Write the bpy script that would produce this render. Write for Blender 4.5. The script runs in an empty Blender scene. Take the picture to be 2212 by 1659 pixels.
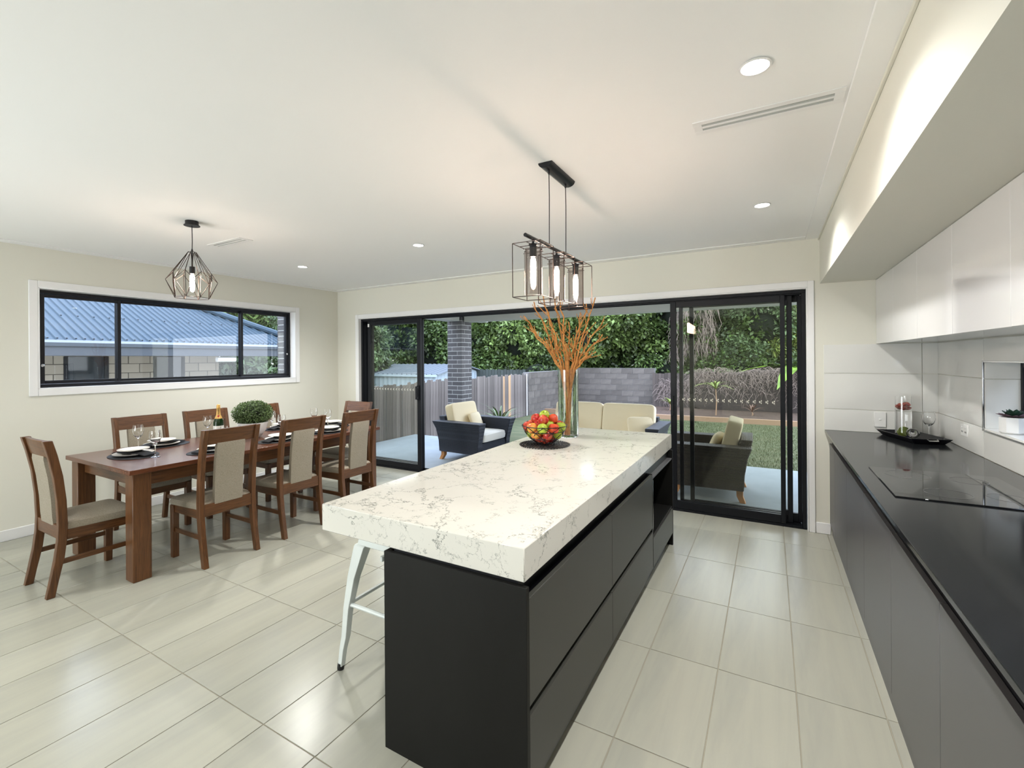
import bpy, bmesh, math, random
import numpy as np
from mathutils import Vector, Matrix
PI = math.pi
S = bpy.context.scene
COL = S.collection

# ------------------------------------------------------------------ camera
YAW = math.radians(29.35); ROLL = math.radians(0.4)
cd = bpy.data.cameras.new('camera'); cam = bpy.data.objects.new('camera', cd); COL.objects.link(cam)
cd.sensor_width = 36; cd.lens = 991.0/2212*36; cd.shift_y = -54.0/2212; cd.clip_start = 0.05; cd.clip_end = 300
cam.matrix_world = Matrix.Translation((0, 0, 1.53)) @ Matrix.Rotation(YAW, 4, 'Z') @ Matrix.Rotation(PI/2, 4, 'X') @ Matrix.Rotation(-ROLL, 4, 'Z')
S.camera = cam

# ------------------------------------------------------------------ world, lights, exposure
S.view_settings.view_transform = 'Standard'; S.view_settings.look = 'None'
S.view_settings.exposure = 0.25; S.view_settings.gamma = 1.0; S.view_settings.use_curve_mapping = False
W = bpy.data.worlds.new('sky'); S.world = W; W.use_nodes = True
wn = W.node_tree.nodes; wl = W.node_tree.links; bg = wn['Background']
tc = wn.new('ShaderNodeTexCoord'); sp = wn.new('ShaderNodeSeparateXYZ'); rp = wn.new('ShaderNodeValToRGB')
wl.new(tc.outputs['Generated'], sp.inputs[0]); wl.new(sp.outputs['Z'], rp.inputs[0]); wl.new(rp.outputs[0], bg.inputs[0])
rp.color_ramp.elements[0].position = 0.0; rp.color_ramp.elements[0].color = (0.80, 0.85, 0.93, 1)
rp.color_ramp.elements[1].position = 0.7; rp.color_ramp.elements[1].color = (0.60, 0.72, 0.96, 1)
bg.inputs[1].default_value = 5.2

def area(name, loc, rot, size, power, color=(1, 1, 1), shape='SQUARE', sy=None, spread=PI):
    d = bpy.data.lights.new(name, 'AREA'); d.energy = power; d.color = color; d.shape = shape; d.size = size; d.spread = spread
    if sy: d.size_y = sy
    o = bpy.data.objects.new(name, d); o.location = loc; o.rotation_euler = rot; COL.objects.link(o); return o
# unseen fill lights added behind the camera to brighten ceiling, walls and floor
area('added_fill_uplight', (-3.4, -2.0, 1.3), (PI, 0, 0), 2.4, 8, (.92, .98, 1.0))
area('added_overhead_fill', (-3.9, -2.0, 2.45), (0, 0, 0), 2.6, 10, (.97, .99, 1.0))
area('added_front_fill', (-3.95, -3.0, 1.15), (math.radians(112), 0, math.radians(-14)), 3.0, 86, (.92, .98, 1.0), 'RECTANGLE', 1.6, math.radians(125))  # added soft fill aimed at the far ceiling, no window behind it

# ------------------------------------------------------------------ mesh builder
class MB:
    def __init__(s): s.v = []; s.f = []; s.m = []; s.sm = []
    def add(s, vs, fs, mi=0, smooth=False):
        b = len(s.v); s.v += [tuple(p) for p in vs]
        for f in fs: s.f.append([b+i for i in f]); s.m.append(mi); s.sm.append(smooth)
        return s
    def box(s, x0, x1, y0, y1, z0, z1, mi=0):
        return s.add([(x0,y0,z0),(x1,y0,z0),(x1,y1,z0),(x0,y1,z0),(x0,y0,z1),(x1,y0,z1),(x1,y1,z1),(x0,y1,z1)],
                     [(0,3,2,1),(4,5,6,7),(0,1,5,4),(1,2,6,5),(2,3,7,6),(3,0,4,7)], mi)
    def loft(s, rings, mi=0, smooth=True, cap=True, closed=False):
        n = len(rings[0]); vs = [p for r in rings for p in r]; fs = []
        R = len(rings)
        for i in range(R-1 if not closed else R):
            j = (i+1) % R
            for k in range(n):
                k2 = (k+1) % n; fs.append((i*n+k, i*n+k2, j*n+k2, j*n+k))
        b = len(s.v); s.add(vs, fs, mi, smooth)
        if cap and not closed:
            s.f.append([b+k for k in range(n)][::-1]); s.m.append(mi); s.sm.append(False)
            s.f.append([b+(R-1)*n+k for k in range(n)]); s.m.append(mi); s.sm.append(False)
        return s
    def tube(s, path, rad, seg=6, mi=0, smooth=True, closed=False):
        P = [Vector(p) for p in path]; n = len(P); rings = []; up = None
        for i in range(n):
            if closed: t = (P[(i+1) % n]-P[i-1])
            else: t = P[min(i+1, n-1)]-P[max(i-1, 0)]
            if t.length < 1e-9: t = Vector((0, 0, 1))
            t.normalize()
            if up is None:
                up = Vector((0, 0, 1)) if abs(t.z) < .9 else Vector((1, 0, 0))
            a = up - t*up.dot(t)
            if a.length < 1e-6: a = Vector((1, 0, 0)) - t*t.x
            a.normalize(); up = a; c = t.cross(a)
            r = rad[i] if isinstance(rad, (list, tuple)) else rad
            rings.append([P[i]+(a*math.cos(2*PI*k/seg)+c*math.sin(2*PI*k/seg))*r for k in range(seg)])
        return s.loft(rings, mi, smooth, True, closed)
    def lathe(s, prof, c=(0, 0, 0), seg=24, mi=0, smooth=True, close=False):
        rings = [[(c[0]+r*math.cos(2*PI*k/seg), c[1]+r*math.sin(2*PI*k/seg), c[2]+z) for k in range(seg)] for r, z in prof]
        return s.loft(rings, mi, smooth, not close, close)
    def prism(s, poly, axis, a, b, mi=0):
        def P(u, v, w): return (w, u, v) if axis == 'x' else (u, w, v) if axis == 'y' else (u, v, w)
        n = len(poly); vs = [P(u, v, a) for u, v in poly]+[P(u, v, b) for u, v in poly]
        fs = [tuple(range(n))[::-1], tuple(range(n, 2*n))]+[(i, (i+1) % n, n+(i+1) % n, n+i) for i in range(n)]
        return s.add(vs, fs, mi)
    def superell(s, c, r, e=.4, e2=.4, nu=28, nv=14, rot=None, mi=0, fn=None):
        def pw(a, p): return math.copysign(abs(a)**p, a)
        vs = []; fs = []
        for j in range(nv+1):
            v = -PI/2+PI*j/nv
            for i in range(nu):
                u = 2*PI*i/nu
                p = Vector((r[0]*pw(math.cos(v), e2)*pw(math.cos(u), e), r[1]*pw(math.cos(v), e2)*pw(math.sin(u), e), r[2]*pw(math.sin(v), e2)))
                if fn: p = fn(p)
                if rot: p = rot @ p
                vs.append(p+Vector(c))
        for j in range(nv):
            for i in range(nu):
                i2 = (i+1) % nu; fs.append((j*nu+i, j*nu+i2, (j+1)*nu+i2, (j+1)*nu+i))
        return s.add(vs, fs, mi, True)
    def xf(s, M):
        s.v = [tuple(M @ Vector(p)) for p in s.v]; return s
    def mesh(s, name, mats, bevel=0, seg=1):
        me = bpy.data.meshes.new(name); me.from_pydata(s.v, [], s.f)
        for m in (mats if isinstance(mats, (list, tuple)) else [mats]): me.materials.append(m)
        me.polygons.foreach_set('material_index', s.m); me.polygons.foreach_set('use_smooth', s.sm)
        bm = bmesh.new(); bm.from_mesh(me)
        if bevel:
            bmesh.ops.bevel(bm, geom=bm.edges[:], offset=bevel, segments=seg, affect='EDGES', profile=.5, clamp_overlap=True)
        bmesh.ops.recalc_face_normals(bm, faces=bm.faces[:]); bm.to_mesh(me); bm.free()
        me.set_sharp_from_angle(angle=math.radians(38)); me.update(); return me
    def build(s, name, mats, parent=None, bevel=0, seg=1, loc=None, rot=None, **props):
        o = bpy.data.objects.new(name, s.mesh(name, mats, bevel, seg)); COL.objects.link(o)
        if loc is not None: o.location = loc
        if rot is not None: o.rotation_euler = rot
        if parent is not None: o.parent = parent
        for k, v in props.items(): o[k] = v
        return o
def link(name, me, parent=None, loc=(0, 0, 0), rot=(0, 0, 0), scale=None, **props):
    o = bpy.data.objects.new(name, me); COL.objects.link(o); o.location = loc; o.rotation_euler = rot
    if scale: o.scale = scale
    if parent is not None: o.parent = parent
    for k, v in props.items(): o[k] = v
    return o
def thing(name, label, cat, loc=(0, 0, 0), rz=0, group=None):
    o = bpy.data.objects.new(name, None); COL.objects.link(o); o.location = loc; o.rotation_euler = (0, 0, rz); o.empty_display_size = .1
    o['label'] = label; o['category'] = cat
    if group: o['group'] = group
    return o
def copytree(o, parent=None, loc=None, rz=None, label=None, group=None):
    c = o.copy(); COL.objects.link(c)
    if parent is not None: c.parent = parent
    if loc is not None: c.location = loc
    if rz is not None: c.rotation_euler = (0, 0, rz)
    if label: c['label'] = label
    if group: c['group'] = group
    for ch in list(o.children): copytree(ch, c)
    return c
def struct(name, loc=(0, 0, 0)):
    o = bpy.data.objects.new(name, None); COL.objects.link(o); o.location = loc; o.empty_display_size = .1; o['kind'] = 'structure'; return o
rnd = random.Random(7)
def U(a, b): return rnd.uniform(a, b)

# ------------------------------------------------------------------ materials
def mat(name, col, rough=.5, metal=0, spec=.5, coat=0, var=0, noise=None, bump=None, trans=0, ior=1.45, alpha=1, coords='Object', islands=0):
    """noise=(scale xyz, colour2, lo, hi) mixes a second colour; bump=(scale xyz, strength, distance)"""
    m = bpy.data.materials.new(name); m.use_nodes = True; nt = m.node_tree; N = nt.nodes; L = nt.links; b = N['Principled BSDF']
    b.inputs['Base Color'].default_value = (*col, 1); b.inputs['Roughness'].default_value = rough; b.inputs['Metallic'].default_value = metal
    b.inputs['Specular IOR Level'].default_value = spec; b.inputs['Coat Weight'].default_value = coat; b.inputs['Coat Roughness'].default_value = .05
    b.inputs['Transmission Weight'].default_value = trans; b.inputs['IOR'].default_value = ior; b.inputs['Alpha'].default_value = alpha
    out = None
    def tex(scale, det=6, rough_=.6, dist=0):
        t = N.new('ShaderNodeTexCoord'); mp = N.new('ShaderNodeMapping'); mp.inputs['Scale'].default_value = scale
        n = N.new('ShaderNodeTexNoise'); n.inputs['Scale'].default_value = 1; n.inputs['Detail'].default_value = det; n.inputs['Roughness'].default_value = rough_; n.inputs['Distortion'].default_value = dist
        L.new(t.outputs[coords], mp.inputs[0]); L.new(mp.outputs[0], n.inputs[0]); return n
    if noise:
        sc, c2, lo, hi = noise[:4]; n = tex(sc, 6, .6, noise[4] if len(noise) > 4 else 0)
        r = N.new('ShaderNodeValToRGB'); r.color_ramp.elements[0].position = lo; r.color_ramp.elements[1].position = hi
        r.color_ramp.elements[0].color = (*col, 1); r.color_ramp.elements[1].color = (*c2, 1)
        L.new(n.outputs['Fac'], r.inputs[0]); out = r.outputs[0]
    if var or islands:
        if islands: oi = N.new('ShaderNodeNewGeometry'); ro = oi.outputs['Random Per Island']; var = islands
        else: oi = N.new('ShaderNodeObjectInfo'); ro = oi.outputs['Random']
        mr = N.new('ShaderNodeMapRange'); mr.inputs[3].default_value = 1-var; mr.inputs[4].default_value = 1+var
        L.new(ro, mr.inputs[0]); hs = N.new('ShaderNodeHueSaturation'); L.new(mr.outputs[0], hs.inputs['Value'])
        if out: L.new(out, hs.inputs['Color'])
        else: hs.inputs['Color'].default_value = (*col, 1)
        out = hs.outputs[0]
    if out: L.new(out, b.inputs['Base Color'])
    if bump:
        n = tex(bump[0]); bp = N.new('ShaderNodeBump'); bp.inputs['Strength'].default_value = bump[1]; bp.inputs['Distance'].default_value = bump[2]
        L.new(n.outputs['Fac'], bp.inputs['Height']); L.new(bp.outputs[0], b.inputs['Normal'])
    return m
def emit(name, col, st):
    m = bpy.data.materials.new(name); m.use_nodes = True; N = m.node_tree.nodes; b = N['Principled BSDF']
    b.inputs['Base Color'].default_value = (*col, 1); b.inputs['Emission Color'].default_value = (*col, 1); b.inputs['Emission Strength'].default_value = st; return m
def pane_mat(name, tint=(1, 1, 1), f0=.04, gain=1):
    m = bpy.data.materials.new(name); m.use_nodes = True; nt = m.node_tree; N = nt.nodes; L = nt.links; N.remove(N['Principled BSDF'])
    o = N['Material Output']; tr = N.new('ShaderNodeBsdfTransparent'); tr.inputs[0].default_value = (*tint, 1)
    gl = N.new('ShaderNodeBsdfGlossy'); gl.inputs['Roughness'].default_value = .0; lw = N.new('ShaderNodeLayerWeight'); lw.inputs['Blend'].default_value = .5
    p = N.new('ShaderNodeMath'); p.operation = 'POWER'; p.inputs[1].default_value = 5; L.new(lw.outputs['Facing'], p.inputs[0])
    a = N.new('ShaderNodeMath'); a.operation = 'MULTIPLY_ADD'; a.inputs[1].default_value = 1-f0; a.inputs[2].default_value = f0; L.new(p.outputs[0], a.inputs[0])
    mx = N.new('ShaderNodeMixShader'); L.new(a.outputs[0], mx.inputs[0]); L.new(tr.outputs[0], mx.inputs[1]); L.new(gl.outputs[0], mx.inputs[2]); L.new(mx.outputs[0], o.inputs[0])
    return m
M = {}
M['wall'] = mat('wall_paint', (.715, .705, .625), .75, bump=((60, 60, 60), .05, .002))
M['ceil'] = mat('ceiling_paint', (.86, .865, .86), .8)
M['trim'] = mat('white_gloss_trim', (.82, .82, .82), .35)
M['tile'] = mat('porcelain_tile', (.405, .40, .335), .25, var=.035, noise=((8, .9, 1), (.345, .345, .30), .40, .75, .6), bump=((3, 2, 1), .04, .01))
M['grout'] = mat('tile_grout', (.33, .305, .24), .9)
M['black'] = mat('black_aluminium', (.007, .008, .011), .42, spec=.3)
M['chan'] = mat('black_channel', (.006, .006, .008), .3)
M['dark'] = mat('charcoal_laminate', (.0055, .0055, .0048), .48, spec=.22, noise=((3, 3, 1.5), (.008, .008, .0072), .4, .7))
M['grey'] = mat('grey_satin_laminate', (.095, .092, .096), .36)
M['draw'] = mat('charcoal_drawer_front', (.044, .044, .038), .4)
M['wtop'] = mat('black_stone_worktop', (.012, .013, .0145), .12, spec=.28, noise=((180, 180, 180), (.024, .025, .027), .55, .7))
M['hob'] = mat('ceramic_hob', (.008, .009, .010), .03)
M['ring'] = mat('hob_ring_print', (.10, .10, .10), .2)
M['gloss'] = mat('white_gloss_cabinet', (.80, .80, .81), .06, coat=.3)
M['splash'] = mat('white_wall_tile', (.74, .74, .71), .09)
M['plastic'] = mat('white_plastic', (.82, .82, .80), .3)
M['pane'] = pane_mat('window_glass', (.98, .99, .985), .03)
M['pane_t'] = pane_mat('door_glass', (.965, .965, .94), .020)
M['glass'] = mat('drinking_glass', (1, 1, 1), .0, trans=1, ior=1.45)
M['smoke'] = pane_mat('smoked_glass', (.85, .82, .81), .04)
M['water'] = mat('water', (1, 1, 1), 0, trans=1, ior=1.33)
M['chrome'] = mat('steel', (.7, .7, .7), .18, 1)
M['fabric'] = mat('beige_upholstery', (.32, .28, .222), .95, noise=((170, 170, 170), (.24, .21, .155), .4, .65), bump=((400, 400, 400), .3, .002))
M['cream'] = mat('cream_cushion', (.83, .72, .50), .9, bump=((300, 300, 300), .2, .001))
M['creamw'] = mat('pale_cushion', (.80, .78, .70), .9, bump=((300, 300, 300), .2, .001))
M['china'] = mat('white_china', (.84, .82, .77), .12)
M['pot'] = mat('white_ceramic', (.78, .78, .77), .25)
M['linen'] = mat('black_cloth', (.010, .010, .012), .9)
M['teak'] = mat('teak', (.50, .23, .08), .5)
M['concrete'] = mat('patio_concrete', (.355, .40, .43), .8, noise=((3, 3, 3), (.31, .35, .375), .4, .7), bump=((40, 40, 40), .2, .004))
M['lawn'] = mat('lawn_soil', (.075, .09, .04), .95, noise=((2.5, 5, 2), (.12, .12, .06), .4, .65))
M['blade'] = mat('grass_blade', (.115, .135, .06), .8, islands=.35)
M['soil'] = mat('mulch', (.07, .045, .035), .95, noise=((30, 30, 30), (.14, .09, .06), .45, .6), bump=((30, 30, 30), 1, .03))
M['sleeper'] = mat('timber_edging', (.33, .21, .13), .8)
M['mortar'] = mat('mortar', (.46, .46, .45), .9)
M['brickg'] = mat('grey_brick', (.115, .11, .112), .8, var=.25, bump=((50, 50, 50), .4, .004))
M['bricky'] = mat('cream_brick', (.30, .265, .215), .85, var=.12, bump=((50, 50, 50), .4, .004))
M['block'] = mat('concrete_block', (.155, .138, .122), .9, var=.18, noise=((.8, .8, 1.6), (.055, .05, .046), .42, .66), bump=((40, 40, 40), .5, .006), coords='Object')
M['blockm'] = mat('block_mortar', (.22, .21, .205), .9)
M['roofst'] = mat('blue_grey_roof_steel', (.050, .078, .105), .5, 0, .22)
M['shed'] = mat('pale_shed_steel', (.36, .43, .49), .6)
M['shedr'] = mat('shed_roof_steel', (.14, .16, .18), .7, 0, .2)
M['soffit'] = mat('painted_soffit', (.52, .52, .48), .7)
M['bark'] = mat('bark', (.055, .032, .026), .95, bump=((20, 20, 6), .8, .02))
M['core'] = mat('crown_light_blocker', (.008, .012, .006), 1)  # near-black filler added inside leaf crowns to block light
M['twig'] = mat('dry_vine', (.27, .215, .19), .95, islands=.45)
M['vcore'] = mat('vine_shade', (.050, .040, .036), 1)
M['succ'] = mat('succulent_leaf', (.03, .075, .05), .5, islands=.3)
M['succp'] = mat('purple_succulent_leaf', (.13, .07, .085), .5)
M['gold'] = mat('gold_foil', (.72, .43, .13), .35, .35)
M['bottle'] = mat('green_bottle_glass', (.012, .035, .012), .05)
M['redwax'] = mat('red_seal', (.35, .01, .02), .4)
M['straw'] = mat('strawberry', (.50, .025, .02), .3, noise=((90, 90, 90), (.75, .30, .2), .5, .7))
M['lime'] = mat('lime_slice', (.24, .33, .03), .35)
M['white'] = mat('white_powder_coat', (.66, .70, .68), .3)
M['rubber'] = mat('black_rubber', (.01, .01, .01), .6)
M['bulb'] = emit('glowing_bulb', (1.0, .78, .62), 165)
M['filament'] = emit('filament', (1.0, .62, .33), 60)
M['lens'] = emit('downlight_lens', (1, .98, .93), 30)
M['copper'] = mat('black_copper_wire', (.035, .022, .018), .35, .6)
M['seed'] = mat('dark_woven_seed', (.012, .012, .014), .35, var=0, noise=((25, 25, 25), (.20, .13, .09), .60, .68))
def leafm(name, c1, var=.55, rough=.45):
    m = mat(name, c1, rough, islands=var, noise=((1.1, 1.1, 1.1), tuple(q*.38 for q in c1), .44, .60)); b = m.node_tree.nodes['Principled BSDF']; return m
M['leaf_dark'] = leafm('dark_green_leaf', (.085, .135, .035))
M['leaf_mid'] = leafm('mid_green_leaf', (.16, .235, .065))
M['leaf_blue'] = leafm('grey_green_leaf', (.15, .22, .10))
M['leaf_lime'] = leafm('fern_green_leaf', (.23, .29, .07))
M['leaf_ban'] = leafm('banana_leaf', (.20, .34, .035), .1)
M['leaf_box'] = leafm('topiary_leaf', (.12, .185, .065), .5)
def wood(name, sc, c1=(.135, .056, .020), c2=(.068, .028, .010), rough=.32):
    return mat(name, c1, rough, noise=(sc, c2, .38, .66, 1.2), bump=(sc, .12, .002), spec=.45)
M['wx'] = wood('stained_oak_x', (4, 60, 60)); M['wy'] = wood('stained_oak_y', (60, 4, 60)); M['wz'] = wood('stained_oak_z', (60, 60, 4))
M['wtab'] = wood('table_oak', (45, 3, 45), (.13, .045, .020), (.075, .025, .012), .22)
M['orange'] = mat('orange_sprayed_branch', (.52, .235, .06), .7, noise=((40, 40, 40), (.30, .125, .035), .45, .7), bump=((60, 60, 60), .5, .004))
M['pal'] = mat('weathered_paling', (.20, .175, .16), .9, var=.33, noise=((14, 14, 1.2), (.12, .10, .095), .45, .7), bump=((40, 40, 2), .6, .004))
M['palnew'] = mat('new_timber_paling', (.52, .34, .20), .85, noise=((14, 14, 1.2), (.40, .25, .14), .45, .7))

def marble():
    m = mat('veined_quartz', (.67, .655, .60), .10); nt = m.node_tree; N = nt.nodes; L = nt.links; b = N['Principled BSDF']
    t = N.new('ShaderNodeTexCoord'); prev = None
    n0 = N.new('ShaderNodeTexNoise'); n0.inputs['Scale'].default_value = 4.0; n0.inputs['Detail'].default_value = 9; n0.inputs['Roughness'].default_value = .68; L.new(t.outputs['Object'], n0.inputs[0])
    sb = N.new('ShaderNodeVectorMath'); sb.operation = 'SCALE'; sb.inputs['Scale'].default_value = .55; L.new(n0.outputs['Color'], sb.inputs[0])
    ad = N.new('ShaderNodeVectorMath'); ad.operation = 'ADD'; L.new(t.outputs['Object'], ad.inputs[0]); L.new(sb.outputs[0], ad.inputs[1])
    fac = None
    for sc, w, lo, hi in ((2.6, .0050, .45, .56), (6.0, .0032, .50, .60)):
        v = N.new('ShaderNodeTexVoronoi'); v.feature = 'DISTANCE_TO_EDGE'; v.inputs['Scale'].default_value = sc; L.new(ad.outputs[0], v.inputs['Vector'])
        r = N.new('ShaderNodeMapRange'); r.inputs[1].default_value = 0; r.inputs[2].default_value = w*sc; r.inputs[3].default_value = 1; r.inputs[4].default_value = 0; L.new(v.outputs['Distance'], r.inputs[0])
        n = N.new('ShaderNodeTexNoise'); n.inputs['Scale'].default_value = sc*1.5; n.inputs['Detail'].default_value = 6; n.inputs['Roughness'].default_value = .75; L.new(t.outputs['Object'], n.inputs[0])
        q = N.new('ShaderNodeMapRange'); q.inputs[1].default_value = lo; q.inputs[2].default_value = hi; L.new(n.outputs['Fac'], q.inputs[0])
        mu = N.new('ShaderNodeMath'); mu.operation = 'MULTIPLY'; L.new(r.outputs[0], mu.inputs[0]); L.new(q.outputs[0], mu.inputs[1])
        if fac is None: fac = mu.outputs[0]
        else:
            mx = N.new('ShaderNodeMath'); mx.operation = 'MAXIMUM'; L.new(fac, mx.inputs[0]); L.new(mu.outputs[0], mx.inputs[1]); fac = mx.outputs[0]
    mix = N.new('ShaderNodeMix'); mix.data_type = 'RGBA'; L.new(fac, mix.inputs[0]); mix.inputs[6].default_value = (.67, .655, .60, 1); mix.inputs[7].default_value = (.045, .06, .052, 1)
    L.new(mix.outputs[2], b.inputs['Base Color']); return m
M['marble'] = marble()
def wicker(name, c1, c2):
    m = mat(name, c1, .45); nt = m.node_tree; N = nt.nodes; L = nt.links; b = N['Principled BSDF']; t = N.new('ShaderNodeTexCoord')
    fac = None; outs = []
    for d, sc in (('Z', 26), ('X', 26), ('Y', 26)):
        w = N.new('ShaderNodeTexWave'); w.bands_direction = d; w.inputs['Scale'].default_value = sc; w.inputs['Distortion'].default_value = .3; L.new(t.outputs['Object'], w.inputs[0]); outs.append(w.outputs['Fac'])
    mx = N.new('ShaderNodeMath'); mx.operation = 'MAXIMUM'; L.new(outs[1], mx.inputs[0]); L.new(outs[2], mx.inputs[1])
    mu = N.new('ShaderNodeMath'); mu.operation = 'MULTIPLY'; L.new(outs[0], mu.inputs[0]); L.new(mx.outputs[0], mu.inputs[1])
    bp = N.new('ShaderNodeBump'); bp.inputs['Strength'].default_value = .8; bp.inputs['Distance'].default_value = .006; L.new(mu.outputs[0], bp.inputs['Height']); L.new(bp.outputs[0], b.inputs['Normal'])
    mix = N.new('ShaderNodeMix'); mix.data_type = 'RGBA'; L.new(mu.outputs[0], mix.inputs[0]); mix.inputs[6].default_value = (*c2, 1); mix.inputs[7].default_value = (*c1, 1); L.new(mix.outputs[2], b.inputs['Base Color'])
    return m
M['wick'] = wicker('navy_wicker', (.032, .040, .060), (.006, .008, .014))
M['wickb'] = wicker('brown_wicker', (.085, .070, .058), (.018, .014, .012))
def applem(name, c1, c2):
    return mat(name, c1, .18, noise=((22, 22, 22), c2, .40, .66), coords='Object')
AP = {'red': applem('red_apple_skin', (.42, .015, .018), (.55, .12, .05)), 'green': applem('green_apple_skin', (.30, .42, .035), (.42, .50, .06)),
      'orange': applem('orange_red_apple_skin', (.60, .09, .025), (.48, .03, .02)), 'yellow': applem('yellow_red_apple_skin', (.72, .42, .06), (.62, .12, .05)), 'pink': applem('pink_red_apple_skin', (.62, .07, .05), (.70, .22, .10))}

# ------------------------------------------------------------------ room shell
XL, XR, YB, ZC = -5.72, 1.155, 4.78, 2.57
YF = -3.6
ALCX = .38          # bulkhead face
DX0, DX1, DZ = -5.27, .29, 2.14      # door opening
WY0, WY1, WZ0, WZ1 = 1.50, 4.06, 1.285, 2.205   # left window opening
KY0, KY1, KZ0, KZ1 = 2.2, 3.90, 1.075, 1.49     # splashback window opening

fl = struct('floor')
MB().box(XL-.15, XR+.15, YF-.15, YB+.09, -.16, -.0025).build('floor_slab', M['grout'], fl)
TX, TY = .327, .645
tm = MB().box(-TX/2+.002, TX/2-.002, -TY/2+.002, TY/2-.002, -.0025, 0).mesh('floor_tile', M['tile'], .0012)
gx0 = -.232; gy0 = 1.81
i0 = math.floor((XL-gx0)/TX); i1 = math.ceil((.5-gx0)/TX); j0 = math.floor((.3-gy0)/TY); j1 = math.ceil((YB+.05-gy0)/TY)
cut = {}
for i in range(i0, i1+1):
    for j in range(j0, j1+1):
        x0 = gx0+i*TX; x1 = x0+TX; y0 = gy0+j*TY; y1 = y0+TY
        a0, a1, b0, b1 = max(x0, XL), min(x1, .56), y0, min(y1, YB+.05)
        if a1-a0 < .03 or b1-b0 < .03: continue
        if a1-a0 > TX-.01 and b1-b0 > TY-.01: link('floor_tile', tm, fl, ((x0+x1)/2, (y0+y1)/2, 0))
        else:
            w, h = round(a1-a0, 3), round(b1-b0, 3)
            if (w, h) not in cut: cut[(w, h)] = MB().box(-w/2+.002, w/2-.002, -h/2+.002, h/2-.002, -.0025, 0).mesh('floor_tile', M['tile'], .0012)
            link('floor_tile', cut[(w, h)], fl, ((a0+a1)/2, (b0+b1)/2, 0))
ye = gy0+j0*TY
g = MB()
for i in range(i0, i1+1):
    for j in range(int((YF-gy0)/TY)-1, j0):
        x0 = gx0+i*TX; y0 = gy0+j*TY
        if x0+TX > XL and y0+TY > YF: g.box(max(x0, XL)+.002, x0+TX-.002, max(y0, YF)+.002, y0+TY-.002, -.0025, 0)
g.build('floor_tile_field', M['tile'], fl, kind='stuff')

ce = MB().box(XL-.15, XR+.15, YF-.15, YB+.2, ZC, ZC+.15).build('ceiling', M['ceil'], kind='structure')
# left wall with window opening
wl_ = MB(); T = .22
wl_.box(XL-T, XL, YF-.2, WY0, 0, ZC).box(XL-T, XL, WY1, YB+.0, 0, ZC).box(XL-T, XL, WY0, WY1, 0, WZ0).box(XL-T, XL, WY0, WY1, WZ1, ZC)
wl_.build('wall_left', M['wall'], kind='structure')
wb = MB(); wb.box(XL-T, DX0, YB, YB+T, 0, ZC).box(DX1, XR+T, YB, YB+T, 0, ZC).box(DX0, DX1, YB, YB+T, DZ, ZC)
wall_back = wb.build('wall_back', M['wall'], kind='structure')
wr = MB(); wr.box(XR, XR+T, YF-.2, KY0, 0, ZC).box(XR, XR+T, KY1, YB, 0, ZC).box(XR, XR+T, KY0, KY1, 0, KZ0).box(XR, XR+T, KY0, KY1, KZ1, ZC)
wall_right = wr.build('wall_right', M['wall'], kind='structure')
MB().box(XL, XR, YF-.2, YF, 0, ZC).build('wall_front', M['wall'], kind='structure')
MB().box(ALCX, XR, YF, YB, 2.165, ZC).build('wall_bulkhead', M['wall'], kind='structure')
# cornice strips
def cornice(name, x0, x1, y0, y1):
    MB().box(x0, x1, y0, y1, ZC-.010, ZC).build(name, M['ceil'], bevel=.003, kind='structure')
cornice('trim_1', ALCX-.105, ALCX, YF, YB); cornice('trim_2', XL, ALCX-.105, YB-.105, YB); cornice('trim_3', XL, XL+.105, YF, YB-.105)
MB().box(ALCX-.012, ALCX, YF, YB, ZC-.026, ZC-.010).build('trim_4', M['wall'], bevel=.002, kind='structure')
# skirting
def skirt(name, x0, x1, y0, y1): MB().box(x0, x1, y0, y1, 0, .095).build(name, M['trim'], bevel=.004, kind='structure')
skirt('baseboard_left', XL, XL+.014, YF, YB); skirt('baseboard_back', XL+.014, DX0-.06, YB-.014, YB); skirt('baseboard_right', DX1+.05, .448, YB-.014, YB)

# door trim (architrave + reveal lining)
a = MB(); w = .056
a.box(DX0-w, DX0, YB-.018, YB, 0, DZ+w).box(DX1, DX1+w*.85, YB-.018, YB, 0, DZ+w).box(DX0, DX1, YB-.018, YB, DZ, DZ+w)
a.box(DX0-.001, DX0+.012, YB-.018, YB+.04, 0, DZ).box(DX1-.012, DX1+.001, YB-.018, YB+.02, 0, DZ).box(DX0, DX1, YB-.018, YB+.03, DZ-.012, DZ+.001)
a.build('trim_5', M['trim'], bevel=.003, kind='structure')
a = MB(); w = .058; X0 = XL+.018
a.box(XL, X0, WY0-w, WY0, WZ0-w, WZ1+w).box(XL, X0, WY1, WY1+w, WZ0-w, WZ1+w).box(XL, X0, WY0, WY1, WZ0-w, WZ0).box(XL, X0, WY0, WY1, WZ1, WZ1+w)
a.box(XL-.10, X0, WY0-.001, WY0+.012, WZ0, WZ1).box(XL-.10, X0, WY1-.012, WY1+.001, WZ0, WZ1).box(XL-.10, X0, WY0, WY1, WZ0-.001, WZ0+.012).box(XL-.10, X0, WY0, WY1, WZ1-.012, WZ1+.001)
a.build('trim_6', M['trim'], bevel=.003, kind='structure')

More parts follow.
